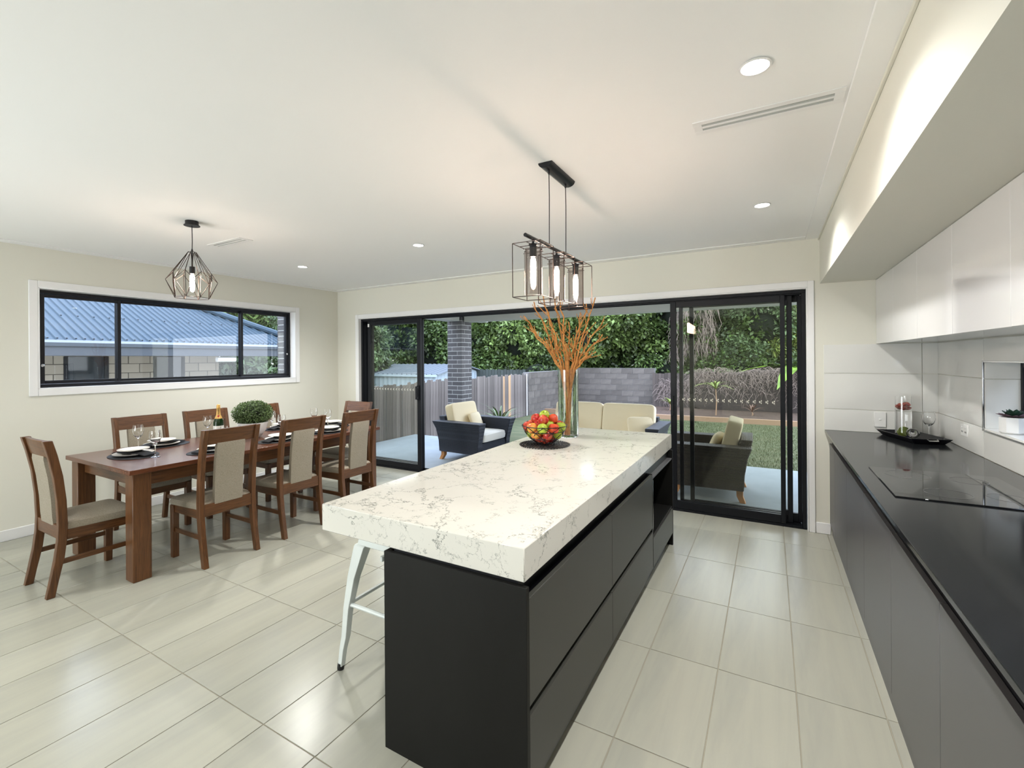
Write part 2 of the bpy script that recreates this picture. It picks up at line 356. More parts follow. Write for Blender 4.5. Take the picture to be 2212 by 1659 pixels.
# ------------------------------------------------------------------ sliding doors
door = struct('door_1')
F0, F1 = YB+.03, YB+.20
fr = MB().box(DX0+.012, DX1-.012, F0, F1, DZ-.040, DZ-.012)
for k in range(3): fr.box(DX0+.05, DX1-.05, F0+.012+k*.055, F0+.018+k*.055, DZ-.050, DZ-.040)
fr.build('frame_head', M['black'], door, .002)
fr = MB().box(DX0+.012, DX1-.012, F0, F1, -.012, .010)
for k in range(4): fr.box(DX0+.05, DX1-.05, F0+.004+k*.050, F0+.010+k*.050, .010, .022)
fr.build('frame_sill', M['black'], door, .001)
MB().box(DX0+.012, DX0+.045, F0, F1, .01, DZ-.040).build('frame_jamb', M['black'], door, .002)
MB().box(DX1-.045, DX1-.012, F0, F1, .01, DZ-.040).build('frame_jamb', M['black'], door, .002)
def panel(x0, x1, y, sl=.05, sr=.05, marks=False, top=DZ-.050, bot=.024, rail=.055, brail=.075):
    p = MB().box(x0, x0+sl, y, y+.036, bot, top).box(x1-sr, x1, y, y+.036, bot, top).box(x0+sl, x1-sr, y, y+.036, top-rail, top).box(x0+sl, x1-sr, y, y+.036, bot, bot+brail)
    o = p.build('sliding_panel', M['black'], door, .002)
    MB().box(x0+sl-.005, x1-sr+.005, y+.015, y+.021, bot+brail-.005, top-rail+.005).build('glass_pane', M['pane_t'], o)
    if marks:
        g = MB(); q = x0+sl+.06
        while q < x1-sr-.05:
            for dx, dz, s in ((0, 0, .011), (.013, .010, .008), (.012, -.010, .008)):
                g.add([(q+dx+s*.55*math.cos(t), y+.0135, 1.115+dz+s*math.sin(t)) for t in [k*PI/3 for k in range(6)]], [(0, 1, 2, 3, 4, 5)])
            q += .052
        g.build('frosted_safety_dots', mat('frosted_print', (.62, .60, .50), .6), o, kind='stuff')
    return o
# left stack
pl = panel(-5.13, -4.135, F0+.008, .06, .062, True)
panel(-5.16, -4.185, F0+.062, .05, .03)
panel(-5.20, -4.19, F0+.116, .05, .03)
h = MB().box(-4.190, -4.155, F0-.012, F0+.008, .98, 1.18).box(-4.186, -4.160, F0-.034, F0-.012, 1.00, 1.02).box(-4.186, -4.160, F0-.034, F0-.012, 1.14, 1.16).box(-4.188, -4.158, F0-.044, F0-.032, .99, 1.17)
h.build('handle', M['black'], pl, .003)
MB().box(-4.200, -4.189, F0-.020, F0+.008, 1.05, 1.075).build('lock_snib', M['chrome'], pl, .002)
MB().box(-5.118, -5.09, F0-.004, F0+.008, DZ-.13, DZ-.085).build('bump_stop', M['plastic'], pl, .002)
# right stack
p1 = panel(-.876, .118, F0+.008, .055, .038, True)
p2 = panel(-.80, .175, F0+.062, .034, .042)
p3 = panel(-.71, .262, F0+.116, .038, .045)
MB().box(-.872, -.845, F0-.01, F0+.008, .95, 1.15).build('handle', M['black'], p1, .003)
for z in (.10, 2.0): MB().box(.119, .136, F0+.03, F0+.06, z, z+.045).build('bump_stop', M['black'], p1, .001)

# ------------------------------------------------------------------ left window
win = struct('window_1'); xf0, xf1 = XL-.19, XL-.09
def win_frame(y0, y1, z0, z1, t):
    return MB().box(xf0, xf1, y0, y0+t, z0, z1).box(xf0, xf1, y1-t, y1, z0, z1).box(xf0, xf1, y0+t, y1-t, z0, z0+t).box(xf0, xf1, y0+t, y1-t, z1-t, z1)
win_frame(WY0+.012, WY1-.012, WZ0+.012, WZ1-.012, .030).build('window_frame', M['black'], win, .002)
def sash(y0, y1, x, name='window_sash', s=.034):
    z0, z1 = WZ0+.045, WZ1-.045
    o = MB().box(x, x+.03, y0, y0+s, z0, z1).box(x, x+.03, y1-s, y1, z0, z1).box(x, x+.03, y0+s, y1-s, z0, z0+s).box(x, x+.03, y0+s, y1-s, z1-s, z1).build(name, M['black'], win, .002)
    MB().box(x+.012, x+.018, y0+s-.004, y1-s+.004, z0+s-.004, z1-s+.004).build('glass_pane', M['pane'], o); return o
s1 = sash(WY0+.044, 2.145, xf1-.040, 'window_sash', .030); sash(2.115, 3.40, xf1-.08, 'window_sash', .024); s3 = sash(3.375, WY1-.044, xf1-.040, 'window_sash', .026)
MB().lathe([(.012, 0), (.014, .004), (.008, .01)], seg=12).xf(Matrix.Translation((xf1-.008, WY0+.058, 1.50)) @ Matrix.Rotation(PI/2, 4, 'Y')).build('window_lock', M['chrome'], s1)
MB().lathe([(.012, 0), (.014, .004), (.008, .01)], seg=12).xf(Matrix.Translation((xf1-.008, WY1-.058, 1.62)) @ Matrix.Rotation(PI/2, 4, 'Y')).build('window_lock', M['chrome'], s3)

# ------------------------------------------------------------------ splashback window
w2 = struct('window_2'); t = .03
MB().box(1.31, 1.37, KY1-t, KY1, KZ0, KZ1).box(1.31, 1.37, KY0, KY0+t, KZ0, KZ1).box(1.31, 1.37, KY0+t, KY1-t, KZ0, KZ0+.035).box(1.31, 1.37, KY0+t, KY1-t, KZ1-.03, KZ1).box(1.325, 1.36, 3.0, 3.05, KZ0, KZ1).build('window_frame', M['black'], w2, .002)
MB().box(1.335, 1.341, KY0+t, KY1-t, KZ0+.03, KZ1-.028).build('glass_pane', M['pane'], w2)
MB().box(XR-.004, 1.31, KY0, KY1, KZ0-.001, KZ0+.008).build('window_sill', M['splash'], w2, .001)
rv = MB().box(XR, 1.31, KY1-.008, KY1+.001, KZ0+.008, 1.385).box(XR, 1.31, KY1-.008, KY1+.001, 1.388, KZ1)
rv.build('reveal_tile', M['splash'], w2, .001)
MB().box(XR-.012, XR-.002, KY1-.004, KY1+.006, KZ0-.01, KZ1+.01).box(XR-.012, XR-.002, KY0, KY1, KZ1, KZ1+.010).box(XR-.012, XR-.002, KY0, KY1, KZ0-.010, KZ0).build('metal_edge_trim', M['chrome'], w2, .001)

# ------------------------------------------------------------------ splashback relief tiles
def relief(w, h, seed):
    r = random.Random(seed); nx = max(2, int(w/.15)); nz = max(2, int(h/.09)); P = {}
    for i in range(nx+1):
        for j in range(nz+1):
            edge = i in (0, nx) or j in (0, nz)
            x = w*i/nx+(0 if i in (0, nx) else r.uniform(-.35, .35)*w/nx); z = h*j/nz+(0 if j in (0, nz) else r.uniform(-.3, .3)*h/nz)
            P[i, j] = (x, -.006-(.001 if edge else r.uniform(0, .021)), z)
    vs = [P[i, j] for i in range(nx+1) for j in range(nz+1)]; ix = lambda i, j: i*(nz+1)+j; fs = []
    for i in range(nx):
        for j in range(nz):
            if r.random() < .7: fs += [(ix(i, j), ix(i+1, j), ix(i+1, j+1)), (ix(i, j), ix(i+1, j+1), ix(i, j+1))]
            else: fs += [(ix(i, j), ix(i+1, j), ix(i, j+1)), (ix(i+1, j), ix(i+1, j+1), ix(i, j+1))]
    m = MB().add(vs, fs)
    m.add([(0, 0, 0), (w, 0, 0), (w, 0, h), (0, 0, h), (0, -.007, 0), (w, -.007, 0), (w, -.007, h), (0, -.007, h)], [(0, 4, 5, 1), (1, 5, 6, 2), (2, 6, 7, 3), (3, 7, 4, 0)])
    return m
zr = [(.902, 1.083), (1.087, 1.387), (1.391, 1.633)]
sd = 0
for z0, z1 in zr:
    for x0, x1 in ((.405, 1.051), (1.055, 1.149)):
        sd += 1; relief(x1-x0, z1-z0, sd).build('wall_tile', M['splash'], wall_back, loc=(x0, YB, z0))
    y = YB-.008
    while y > -1.2:
        y1 = y; y0 = y-.878
        segs = [(y0, y1, z0, z1)]
        if y1 <= KY1+.01 and y0 >= KY0-.95:     # cut round the window
            segs = []
            ya = max(y0, KY0)
            if z0 < KZ0: segs.append((y0, y1, z0, min(z1, KZ0-.008)))
            elif z1 > KZ1: segs.append((y0, y1, KZ1+.008, z1))
            if y0 < KY0 and z0 >= KZ0 and z1 <= KZ1: segs.append((y0, KY0, z0, z1))
        for a0, a1, b0, b1 in segs:
            if b1-b0 < .02: continue
            sd += 1; o = relief(a1-a0-.004, b1-b0, sd).build('wall_tile', M['splash'], wall_right, loc=(XR, a0+.002, b0)); o.rotation_euler = (0, 0, -PI/2); o.location = (XR, a1-.002, b0)
        y -= .882

# ------------------------------------------------------------------ kitchen run
wt = thing('kitchen_worktop', 'long glossy black stone worktop along the splashback wall', 'worktop')
MB().box(.408, XR-.012, YF+.02, YB-.010, .880, .900).build('worktop_slab', M['wtop'], wt, .002)
MB().box(.470, XR-.012, YF+.02, YB-.01, .80, .880).build('finger_channel', M['chan'], wt)
ys = [YB-.004]+[4.42-.645*k for k in range(0, 13)]
for k in range(len(ys)-1):
    y1, y0 = ys[k], ys[k+1]
    names = ['narrow grey base cabinet in the corner beside the sliding doors', 'grey base cabinet second from the sliding doors, past the narrow corner one', 'grey base cabinet third from the sliding doors, under the far edge of the hob', 'grey base cabinet fourth from the sliding doors, under the near part of the hob', 'grey base cabinet fifth from the sliding doors, just this side of the hob', 'grey base cabinet sixth from the sliding doors, largest in the foreground']
    lb = names[k] if k < 6 else 'grey base cabinet of the run behind the camera'
    c = thing('base_cabinet', lb, 'cabinet', (.8, (y0+y1)/2, 0), 0, 'grey base cabinets under the black worktop')
    hh = (y1-y0)/2
    MB().box(.462-.8, XR-.004-.8, -hh, hh, .10, .80).build('carcass', M['chan'], c)
    MB().box(.442-.8, .461-.8, -hh+.0015, hh-.0015, .095, .785).build('door', M['grey'], c, .001)
    MB().box(.458-.8, .474-.8, -hh, hh, 0, .094).build('kickboard', M['grey'], c)
# wall cabinets
yw = [YB-.004-.0, 4.17, 3.565, 2.96, 2.345, 1.73, 1.115, .5, -.115, -.73, -1.345]
wn_ = ['first from the sliding-door wall', 'second from the sliding-door wall', 'third from the sliding-door wall', 'fourth from the sliding-door wall, above the socket side of the window', 'fifth from the sliding-door wall, above the hob', 'sixth from the sliding-door wall']
for k in range(len(yw)-1):
    y1, y0 = yw[k], yw[k+1]; hh = (y1-y0)/2
    lb = 'glossy white wall cabinet, '+wn_[k] if k < 6 else 'glossy white wall cabinet of the run behind the camera'
    c = thing('wall_cabinet', lb, 'cabinet', (.95, (y0+y1)/2, 1.635), 0, 'glossy white wall cabinets under the bulkhead')
    MB().box(.785-.95, XR-.004-.95, -hh, hh, .004, .528).build('carcass', M['gloss'], c)
    MB().box(.765-.95, .784-.95, -hh+.001, hh-.001, 0, .527).build('door', M['gloss'], c, .0012)

hob = thing('cooktop', 'black glass cooktop with faint white rings set on the black worktop', 'cooktop', (.74, 2.95, .900))
MB().box(-.255, .27, -.32, .32, 0, .006).build('glass_plate', M['hob'], hob, .002)
for x, y, r in ((-.115, .17, .095), (.12, .16, .075), (-.04, -.17, .085), (.165, -.14, .07)):
    mr_ = MB(); n = 40
    mr_.add([(x+q*math.cos(2*PI*k/n), y+q*math.sin(2*PI*k/n), .0065) for q in (r, r-.004) for k in range(n)], [(k, (k+1) % n, n+(k+1) % n, n+k) for k in range(n)]).build('cooking_zone_ring', M['ring'], hob)

sw = thing('light_switch', 'white single switch plate on the relief tiles left of the carafe', 'switch', (.785, YB-.016, 1.012))
MB().box(-.040, .040, -.006, .006, -.062, .062).build('switch_plate', M['plastic'], sw, .003)
MB().box(-.008, .008, -.012, -.006, -.005, .007).build('rocker', M['plastic'], sw, .002)
so = thing('power_outlet', 'white double power outlet on the splashback beside the window', 'outlet', (XR-.016, 4.175, 1.03))
MB().box(-.006, .006, -.06, .06, -.040, .040).build('outlet_plate', M['plastic'], so, .003)
for s in (-1, 1): MB().box(-.011, -.006, s*.03-.008, s*.03+.008, .012, .026).build('rocker', M['plastic'], so, .002)
for s in (-1, 1):
    for q in (-.008, .008): MB().box(-.0075, -.006, s*.03+q-.0015, s*.03+q+.0015, -.016, -.006).build('socket_slot', M['chan'], so)

# tray in the corner
tray = MB(); A, B, bw, bh = .235, .125, .205, .095
ro = [(-A, -B, .038), (A, -B, .038), (A, B, .038), (-A, B, .038)]; ri = [(-A+.008, -B+.008, .038), (A-.008, -B+.008, .038), (A-.008, B-.008, .038), (-A+.008, B-.008, .038)]
bo = [(-bw, -bh, 0), (bw, -bh, 0), (bw, bh, 0), (-bw, bh, 0)]; bi = [(-bw+.006, -bh+.006, .006), (bw-.006, -bh+.006, .006), (bw-.006, bh-.006, .006), (-bw+.006, bh-.006, .006)]
tray.loft([bo, ro, ri, bi], smooth=False)
TRL = (.935, 4.52, .9005); TRA = math.radians(-74)
tr = thing('serving_tray', 'black flared serving tray in the worktop corner', 'tray', TRL, TRA)
tray.build('tray_body', M['chan'], tr, .0)
for s in (-1, 1): MB().tube([(s*.235, -.03, .034), (s*.25, -.028, .028), (s*.25, .028, .028), (s*.235, .03, .034)], .005, 8).build('handle', M['chrome'], tr)

def glass_prof(R, H):   # outer profile up, inner profile down
    o = [(.034, 0), (.034, .002), (.012, .006), (.0042, .014), (.0038, H*.42), (.010, H*.46), (R*.72, H*.56), (R, H*.72), (R*.97, H*.84), (R*.82, H)]
    i = [(R*.82-.0012, H), (R*.97-.0015, H*.84), (R-.0015, H*.72), (R*.70, H*.575), (.006, H*.485), (0.0002, H*.48)]
    return [(0.0002, 0)]+o+i
gm = MB().lathe(glass_prof(.040, .205), seg=24).mesh('wine_glass', M['glass'])
def wine(x, y, z, label, group=None, sc=1, rot=(0, 0, 0)):
    o = link('wine_glass', gm, None, (x, y, z), rot, (sc, sc, sc)); o['label'] = label; o['category'] = 'glass'
    if group: o['group'] = group
    return o
cz = .9065
ca = thing('water_carafe', 'tall clear carafe of water with strawberries and lime on the black tray', 'carafe', (.905, 4.62, cz))
MB().lathe([(.0002, 0), (.050, 0), (.052, .006), (.052, .20), (.049, .27), (.049, .31), (.0475, .31), (.0475, .27), (.0505, .20), (.0505, .008), (.0002, .006)], seg=28).build('carafe_glass', M['glass'], ca)
MB().lathe([(.0002, .004), (.0512, .006), (.0512, .20), (.0490, .245), (.0002, .245)], seg=28).build('water', M['water'], ca)
for k in range(7):
    a_ = k*2.4; r = .026 if k else 0
    MB().superell((0, 0, 0), (.017, .014, .021), 1, 1, 12, 8, fn=lambda p: Vector((p.x*(1+p.z*14), p.y*(1+p.z*14), p.z))).build('strawberry', M['straw'], ca, loc=(r*math.cos(a_), r*math.sin(a_), .222+.014*(k % 3)), rot=(a_, k, 0))
for k in range(3):
    lf = MB()
    for q in range(5):
        t_ = q*2*PI/5; lf.add([(0, 0, 0), (.009*math.cos(t_-.3), .009*math.sin(t_-.3), .004), (.019*math.cos(t_), .019*math.sin(t_), .006), (.009*math.cos(t_+.3), .009*math.sin(t_+.3), .004)], [(0, 1, 2, 3)])
    lf.build('strawberry_leaves', M['leaf_mid'], ca, loc=(.022*math.cos(k*2.1+1), .022*math.sin(k*2.1+1), (.262, .212, .206)[k]))
for k in range(3): MB().lathe([(.0002, 0), (.026, 0), (.029, .003), (.026, .006), (.0002, .006)], seg=20).build('lime_slice', M['lime'], ca, loc=((-.012, .012, 0)[k], -.01, .025+.012*k), rot=(1.0+.3*k, .3, 0))
wine(1.045, 4.57, cz, 'upright wine glass on the black tray right of the carafe')
g2 = wine(.905, 4.45, cz+.045, 'tipped wine glass lying on the black tray with its bowl to the room'); g2.rotation_euler = (math.radians(86), 0, math.radians(-12)); g2.location = (.955, 4.585, cz+.041)

# succulent pot
sp_ = thing('succulent_pot', 'small white hexagonal pot with dark green and purple succulent on the splashback window sill', 'potted plant', (1.215, 3.70, KZ0+.009))
MB().lathe([(.055, 0), (.062, .008), (.062, .092), (.052, .092), (.050, .075), (.0002, .075)], seg=8, smooth=False).build('pot', M['pot'], sp_)
for ring, (n, L_, el, mt) in enumerate(((11, .075, .25, 'succp'), (9, .062, .65, 'succ'), (6, .055, 1.0, 'succ'))):
    for k in range(n):
        a_ = k*2*PI/n+ring*.4; lf = MB()
        d = Vector((math.cos(a_)*math.cos(el), math.sin(a_)*math.cos(el), math.sin(el))); s_ = Vector((-math.sin(a_), math.cos(a_), 0)); up_ = d.cross(s_)*-1
        rr = []
        for t_, w_ in ((0, .006), (.35, .013), (.7, .014), (.9, .007), (1.0, .0008)):
            c_ = d*L_*t_+Vector((0, 0, .09)); rr.append([c_+s_*w_, c_+up_*w_*.3, c_-s_*w_, c_-up_*w_*.35])
        lf.loft(rr).build('succulent_leaf', M[mt], sp_)

# ------------------------------------------------------------------ island
isl = thing('island_bench', 'thick white veined stone benchtop on charcoal island drawers', 'kitchen island', (-1.2, 2.65, 0))
ox, oy = -1.2, 2.65
def IB(x0, x1, y0, y1, z0, z1): return MB().box(x0-ox, x1-ox, y0-oy, y1-oy, z0, z1)
IB(-1.72, -.715, 1.345, 3.955, .785, .900).build('benchtop', M['marble'], isl, .003, label='white benchtop with dark grey veins')
IB(-1.335, -.700, 1.330, 1.350, 0, .776).build('end_panel', M['dark'], isl, .001)
IB(-1.335, -.700, 3.905, 3.925, 0, .776).build('end_panel', M['dark'], isl, .001)
IB(-1.335, -1.315, 1.350, 3.905, 0, .776).build('back_panel', M['dark'], isl, .001)
IB(-1.30, -.735, 1.352, 3.17, .02, .70).build('carcass', M['chan'], isl)
IB(-1.30, -.740, 1.350, 3.905, .70, .784).build('finger_channel', M['chan'], isl)
IB(-1.31, -.745, 1.352, 3.90, 0, .095).build('kickboard', M['chan'], isl)
for y0, y1 in ((1.352, 2.265), (2.269, 3.185)):
    for z0, z1 in ((.375, .735), (.100, .345)):
        IB(-.720, -.701, y0, y1, z0, z1).build('drawer_front', M['draw'], isl, .001)
IB(-.720, -.701, 3.20, 3.903, .100, .300).build('drawer_front', M['draw'], isl, .001)
# microwave niche
IB(-1.30, -1.28, 3.17, 3.903, .32, .70).build('niche_back', M['chan'], isl)
IB(-1.30, -.705, 3.187, 3.203, .32, .74).build('niche_side', M['chan'], isl, .001)
IB(-1.30, -.705, 3.203, 3.903, .305, .322).build('niche_shelf', M['dark'], isl, .001)
IB(-1.30, -.705, 3.203, 3.903, .700, .712).build('niche_top', M['grey'], isl, .001)
IB(-.725, -.700, 3.196, 3.202, .36, .70).build('metal_edge', M['chrome'], isl)

# bar stool
stl = thing('bar_stool', 'white metal bar stool with splayed legs tucked under the benchtop', 'stool', (-1.650, 1.775, 0))
def sq(cx, cy, z, a, b): return [(cx-a, cy-b, z), (cx+a, cy-b, z), (cx+a, cy+b, z), (cx-a, cy+b, z)]
MB().loft([sq(0, 0, .605, .158, .158), sq(0, 0, .64, .152, .152), sq(0, 0, .650, .145, .145)], smooth=False).build('seat', M['white'], stl, .004)
for sx in (-1, 1):
    for sy in (-1, 1):
        rr = []
        for z, p, w_, d_ in ((.018, .218, .013, .013), (.10, .212, .014, .014), (.16, .204, .016, .016), (.30, .196, .018, .018), (.45, .180, .024, .022), (.60, .155, .034, .028), (.61, .150, .034, .028)):
            o_ = .0; rr.append(sq(sx*(p-w_*.5), sy*(p-w_*.5), z, w_, d_))
        l_ = MB().loft(rr, smooth=False).build('leg', M['white'], stl, .002)
        MB().lathe([(.016, 0), (.017, .01), (.015, .03), (.0002, .03)], (sx*.214, sy*.214, 0), 12).build('rubber_foot', M['rubber'], l_)
for ax in (0, 1):
    for s in (-1, 1):
        q = s*.186; z = .315
        p_ = [(-.186, q, z), (-.15, q, z+.003), (.15, q, z+.003), (.186, q, z)] if ax == 0 else [(q, -.186, z), (q, -.15, z+.003), (q, .15, z+.003), (q, .186, z)]
        MB().tube(p_, [.012, .010, .010, .012], 8).build('footrest', M['white'], stl)
MB().box(-.15, .15, -.008, .008, .55, .575).build('brace', M['white'], stl, .002); MB().box(-.008, .008, -.15, .15, .55, .575).build('brace', M['white'], stl, .002)

# ------------------------------------------------------------------ fruit bowl
BX, BY, BZ = -1.44, 3.04, .9005
pm = MB()
for ring in range(9):
    R = .012+.0205*ring; n = max(6, int(2*PI*R/.022))
    for k in range(n):
        a_ = 2*PI*(k+.5*(ring % 2))/n
        Rm = Matrix.Translation((R*math.cos(a_), R*math.sin(a_), .005)) @ Matrix.Rotation(a_+.5, 4, 'Z')
        b_ = MB().superell((0, 0, 0), (.012, .006, .0045), 1, 1, 6, 4); b_.xf(Rm); pm.add(b_.v, b_.f, 0, True)
pmo = pm.build('round_woven_mat', M['seed'], loc=(BX, BY, BZ)); pmo['label'] = 'round black beaded mat under the fruit bowl'; pmo['category'] = 'mat'
fb = thing('wire_fruit_bowl', 'black geometric wire bowl full of apples on the island', 'bowl', (BX, BY, BZ+.010))
rings = [(.055, .003, 8, 0), (.115, .045, 8, .5), (.152, .095, 8, 0), (.165, .135, 8, .5)]
pts = [[(r*math.cos(2*PI*(k+o_)/n), r*math.sin(2*PI*(k+o_)/n), z) for k in range(n)] for r, z, n, o_ in rings]
for i, p_ in enumerate(pts):
    if i == 3: p_ = [(.165*math.cos(2*PI*k/40), .165*math.sin(2*PI*k/40), .135) for k in range(40)]
    MB().tube(p_, .0030, 6, closed=True).build('wire_ring', M['chan'], fb)
for i in range(3):
    zz = MB()
    for k in range(8):
        a_ = pts[i][k]
        for q in ((k, k+1) if i % 2 == 1 else (k-1, k)): zz.tube([a_, pts[i+1][q % 8]], .0027, 5)
    zz.build('wire_lattice', M['chan'], fb)
am = {}
for cn, m_ in AP.items():
    prof = [(.0002, .010), (.006, .006), (.016, .001), (.026, .006), (.034, .020), (.0375, .036), (.0365, .050), (.030, .062), (.020, .068), (.010, .066), (.0002, .056)]
    am[cn] = MB().lathe([(r, z-.036) for r, z in prof], seg=18).mesh('apple', m_)
stem = MB().tube([(0, 0, .018), (.002, 0, .030), (.006, 0, .040)], .0013, 5).mesh('stem', M['bark'])
lay = []
for n, r, z, o_ in ((4, .045, .045, .3), (7, .098, .078, 0), (2, .030, .092, .5), (9, .122, .125, .2), (4, .052, .140, .7), (4, .062, .180, .2), (1, .0, .205, 0)):
    for k in range(n): a_ = 2*PI*(k+o_)/n; lay.append((r*math.cos(a_), r*math.sin(a_), z, a_, n, r))
cols = ['red', 'green', 'pink', 'red', 'green', 'red', 'pink', 'orange', 'green', 'yellow', 'red', 'green', 'pink', 'green', 'red', 'green', 'red', 'pink', 'red', 'yellow', 'green', 'orange', 'red', 'green', 'red', 'green', 'orange', 'green', 'red', 'red', 'green']
cw = {'red': 'dark red', 'green': 'green', 'orange': 'orange-red', 'yellow': 'yellow and red', 'pink': 'pinkish red'}
f_cam = Vector((-BX, -BY)).normalized(); r_cam = Vector((f_cam.y*-1, f_cam.x))
usedl = {}
for k, (x, y, z, a_, n, r) in enumerate(lay):
    cn = cols[k]; d = Vector((x, y)); fr_ = d.dot(f_cam); rt = d.dot(r_cam)
    lv = 'at the bottom' if z < .06 else 'low' if z < .10 else 'at rim level' if z < .15 else 'on top of the pile'
    sd_ = ('in the middle' if d.length < .035 else ('front' if fr_ > .04 else 'back' if fr_ < -.04 else '')+(' left' if rt < -.03 else ' right' if rt > .03 else ' centre')).strip()
    lb = cw[cn]+' apple '+lv+' of the wire bowl, '+sd_ if lv != 'low' else cw[cn]+' apple low in the wire bowl, '+sd_
    lb += usedl.get(lb, ''); usedl[lb] = ', beside another like it'
    o = link('apple', am[cn], None, (BX+x, BY+y, BZ+.010+z), (U(-.6, .6), U(-.6, .6), U(0, 6))); o['label'] = lb; o['category'] = 'apple'; o['group'] = 'apples in the wire bowl'
    link('stem', stem, o)

# ------------------------------------------------------------------ glass vase with orange branches
VX, VY, VZ = -1.435, 3.475, .9005
VX = -1.43; VY = 3.47
vs_ = thing('glass_vase', 'tall clear cylinder vase on the island behind the fruit bowl', 'vase', (VX, VY, VZ))
MB().lathe([(.0002, 0), (.078, 0), (.082, .006), (.082, .54), (.0785, .54), (.0785, .022), (.070, .016), (.0002, .016)], seg=40).build('vase_glass', M['glass'], vs_)
def branch(dx, dy, top, seedk, thick=.0088):
    r = random.Random(seedk); m = MB(); base = Vector((r.uniform(-.030, .030), r.uniform(-.030, .030), .020)); wa = Vector((r.uniform(-.016, .016), r.uniform(-.016, .016), .24)); tip = Vector((dx, dy, top))
    neck = Vector((base.x*.4+dx*.20, base.y*.4+dy*.20, .54)); L_ = math.hypot(neck.x, neck.y)
    if L_ > .058: neck.x *= .058/L_; neck.y *= .058/L_
    P = [base, wa, neck]
    for i in range(1, 9):
        t_ = i/8; p_ = neck.lerp(tip, t_)+Vector((r.uniform(-.014, .014), r.uniform(-.014, .014), 0))*(1 if i < 8 else 0)
        bow = math.sin(t_*PI)*.03; p_ += Vector((-dx, -dy, 0))*bow; P.append(p_)
    R = [thick*(.72 if i < 2 else 1-.45*i/10) for i in range(11)]; m.tube(P, R, 6)
    for i in range(3, 10):
        for q in range(r.choice((1, 1, 2))):
            a0 = P[i]; dirn = (P[i+1]-P[i]).normalized(); an = r.uniform(0, 2*PI)
            sd_ = Vector((math.cos(an), math.sin(an), 0)); ln = r.uniform(.06, .17)*(1-.4*(i-3)/7)
            e1 = a0+(dirn*.7+sd_*.65)*ln*.5; e2 = e1+(dirn*.9+sd_*.4)*ln*.5; rr = R[i]*.62
            m.tube([a0, e1, e2], [rr, rr*.85, rr*.7], 5); m.superell(e2, (rr*1.15, rr*1.15, rr*1.6), 1, 1, 6, 4)
    for i in range(4, 11):
        for q in range(2):
            an = r.uniform(0, 2*PI); c_ = P[i].lerp(P[i-1], r.random()); m.superell(c_+Vector((math.cos(an), math.sin(an), 0))*R[i]*.8, (.004, .004, .006), 1, 1, 6, 4)
    return m
XV = Vector((math.cos(YAW), math.sin(YAW), 0)); YV = Vector((-math.sin(YAW), math.cos(YAW), 0))
tips = [(-.36, .0, .98), (-.27, .06, 1.10), (-.20, -.05, 1.13), (-.10, .04, 1.12), (-.06, -.07, 1.10), (.02, .09, .93), (.10, -.04, 1.00), (.16, .05, 1.08), (.22, -.03, 1.12), (.30, .03, .95), (.27, -.06, .82), (-.31, -.04, .88), (-.16, .09, 1.04), (.20, .08, .66+.0)]
tl = ['leaning farthest left', 'second from the left', 'left of centre, tall', 'centre left, tall', 'centre, behind the pendant', 'short and central', 'right of centre', 'right of centre, tall', 'tall, tip to the right', 'leaning farthest right', 'low, forked to the right', 'low, reaching left', 'at the back, left of centre', 'shortest, low on the right']
for k, (a_, b_, h_) in enumerate(tips):
    d = XV*a_+YV*b_; o = branch(d.x, d.y, h_, 30+k).build('orange_branch', M['orange'], loc=(VX, VY, VZ))
    o['label'] = 'orange painted branch in the glass vase, '+tl[k]; o['category'] = 'branch'; o['group'] = 'orange branches in the glass vase'

# ------------------------------------------------------------------ dining table
TX0, TX1, TY0, TY1, TZ = -4.90, -3.80, 1.44, 3.74, .785
dt = thing('dining_table', 'long dark stained wooden dining table set for eight', 'table', ((TX0+TX1)/2, (TY0+TY1)/2, 0))
cx_, cy_ = (TX0+TX1)/2, (TY0+TY1)/2; hx, hy = (TX1-TX0)/2, (TY1-TY0)/2
MB().box(-hx, hx, -hy, hy, TZ-.033, TZ).build('tabletop', M['wtab'], dt, .003)
for sx in (-1, 1):
    for sy in (-1, 1):
        x, y = sx*(hx-.085), sy*(hy-.085); MB().box(x-.056, x+.056, y-.056, y+.056, 0, TZ-.033).build('leg', M['wz'], dt, .004)
for s in (-1, 1):
    MB().box(s*(hx-.085)-.012, s*(hx-.085)+.012, -hy+.14, hy-.14, TZ-.133, TZ-.034).build('apron', M['wy'], dt, .002)
    MB().box(-hx+.14, hx-.14, s*(hy-.085)-.012, s*(hy-.085)+.012, TZ-.133, TZ-.034).build('apron', M['wx'], dt, .002)

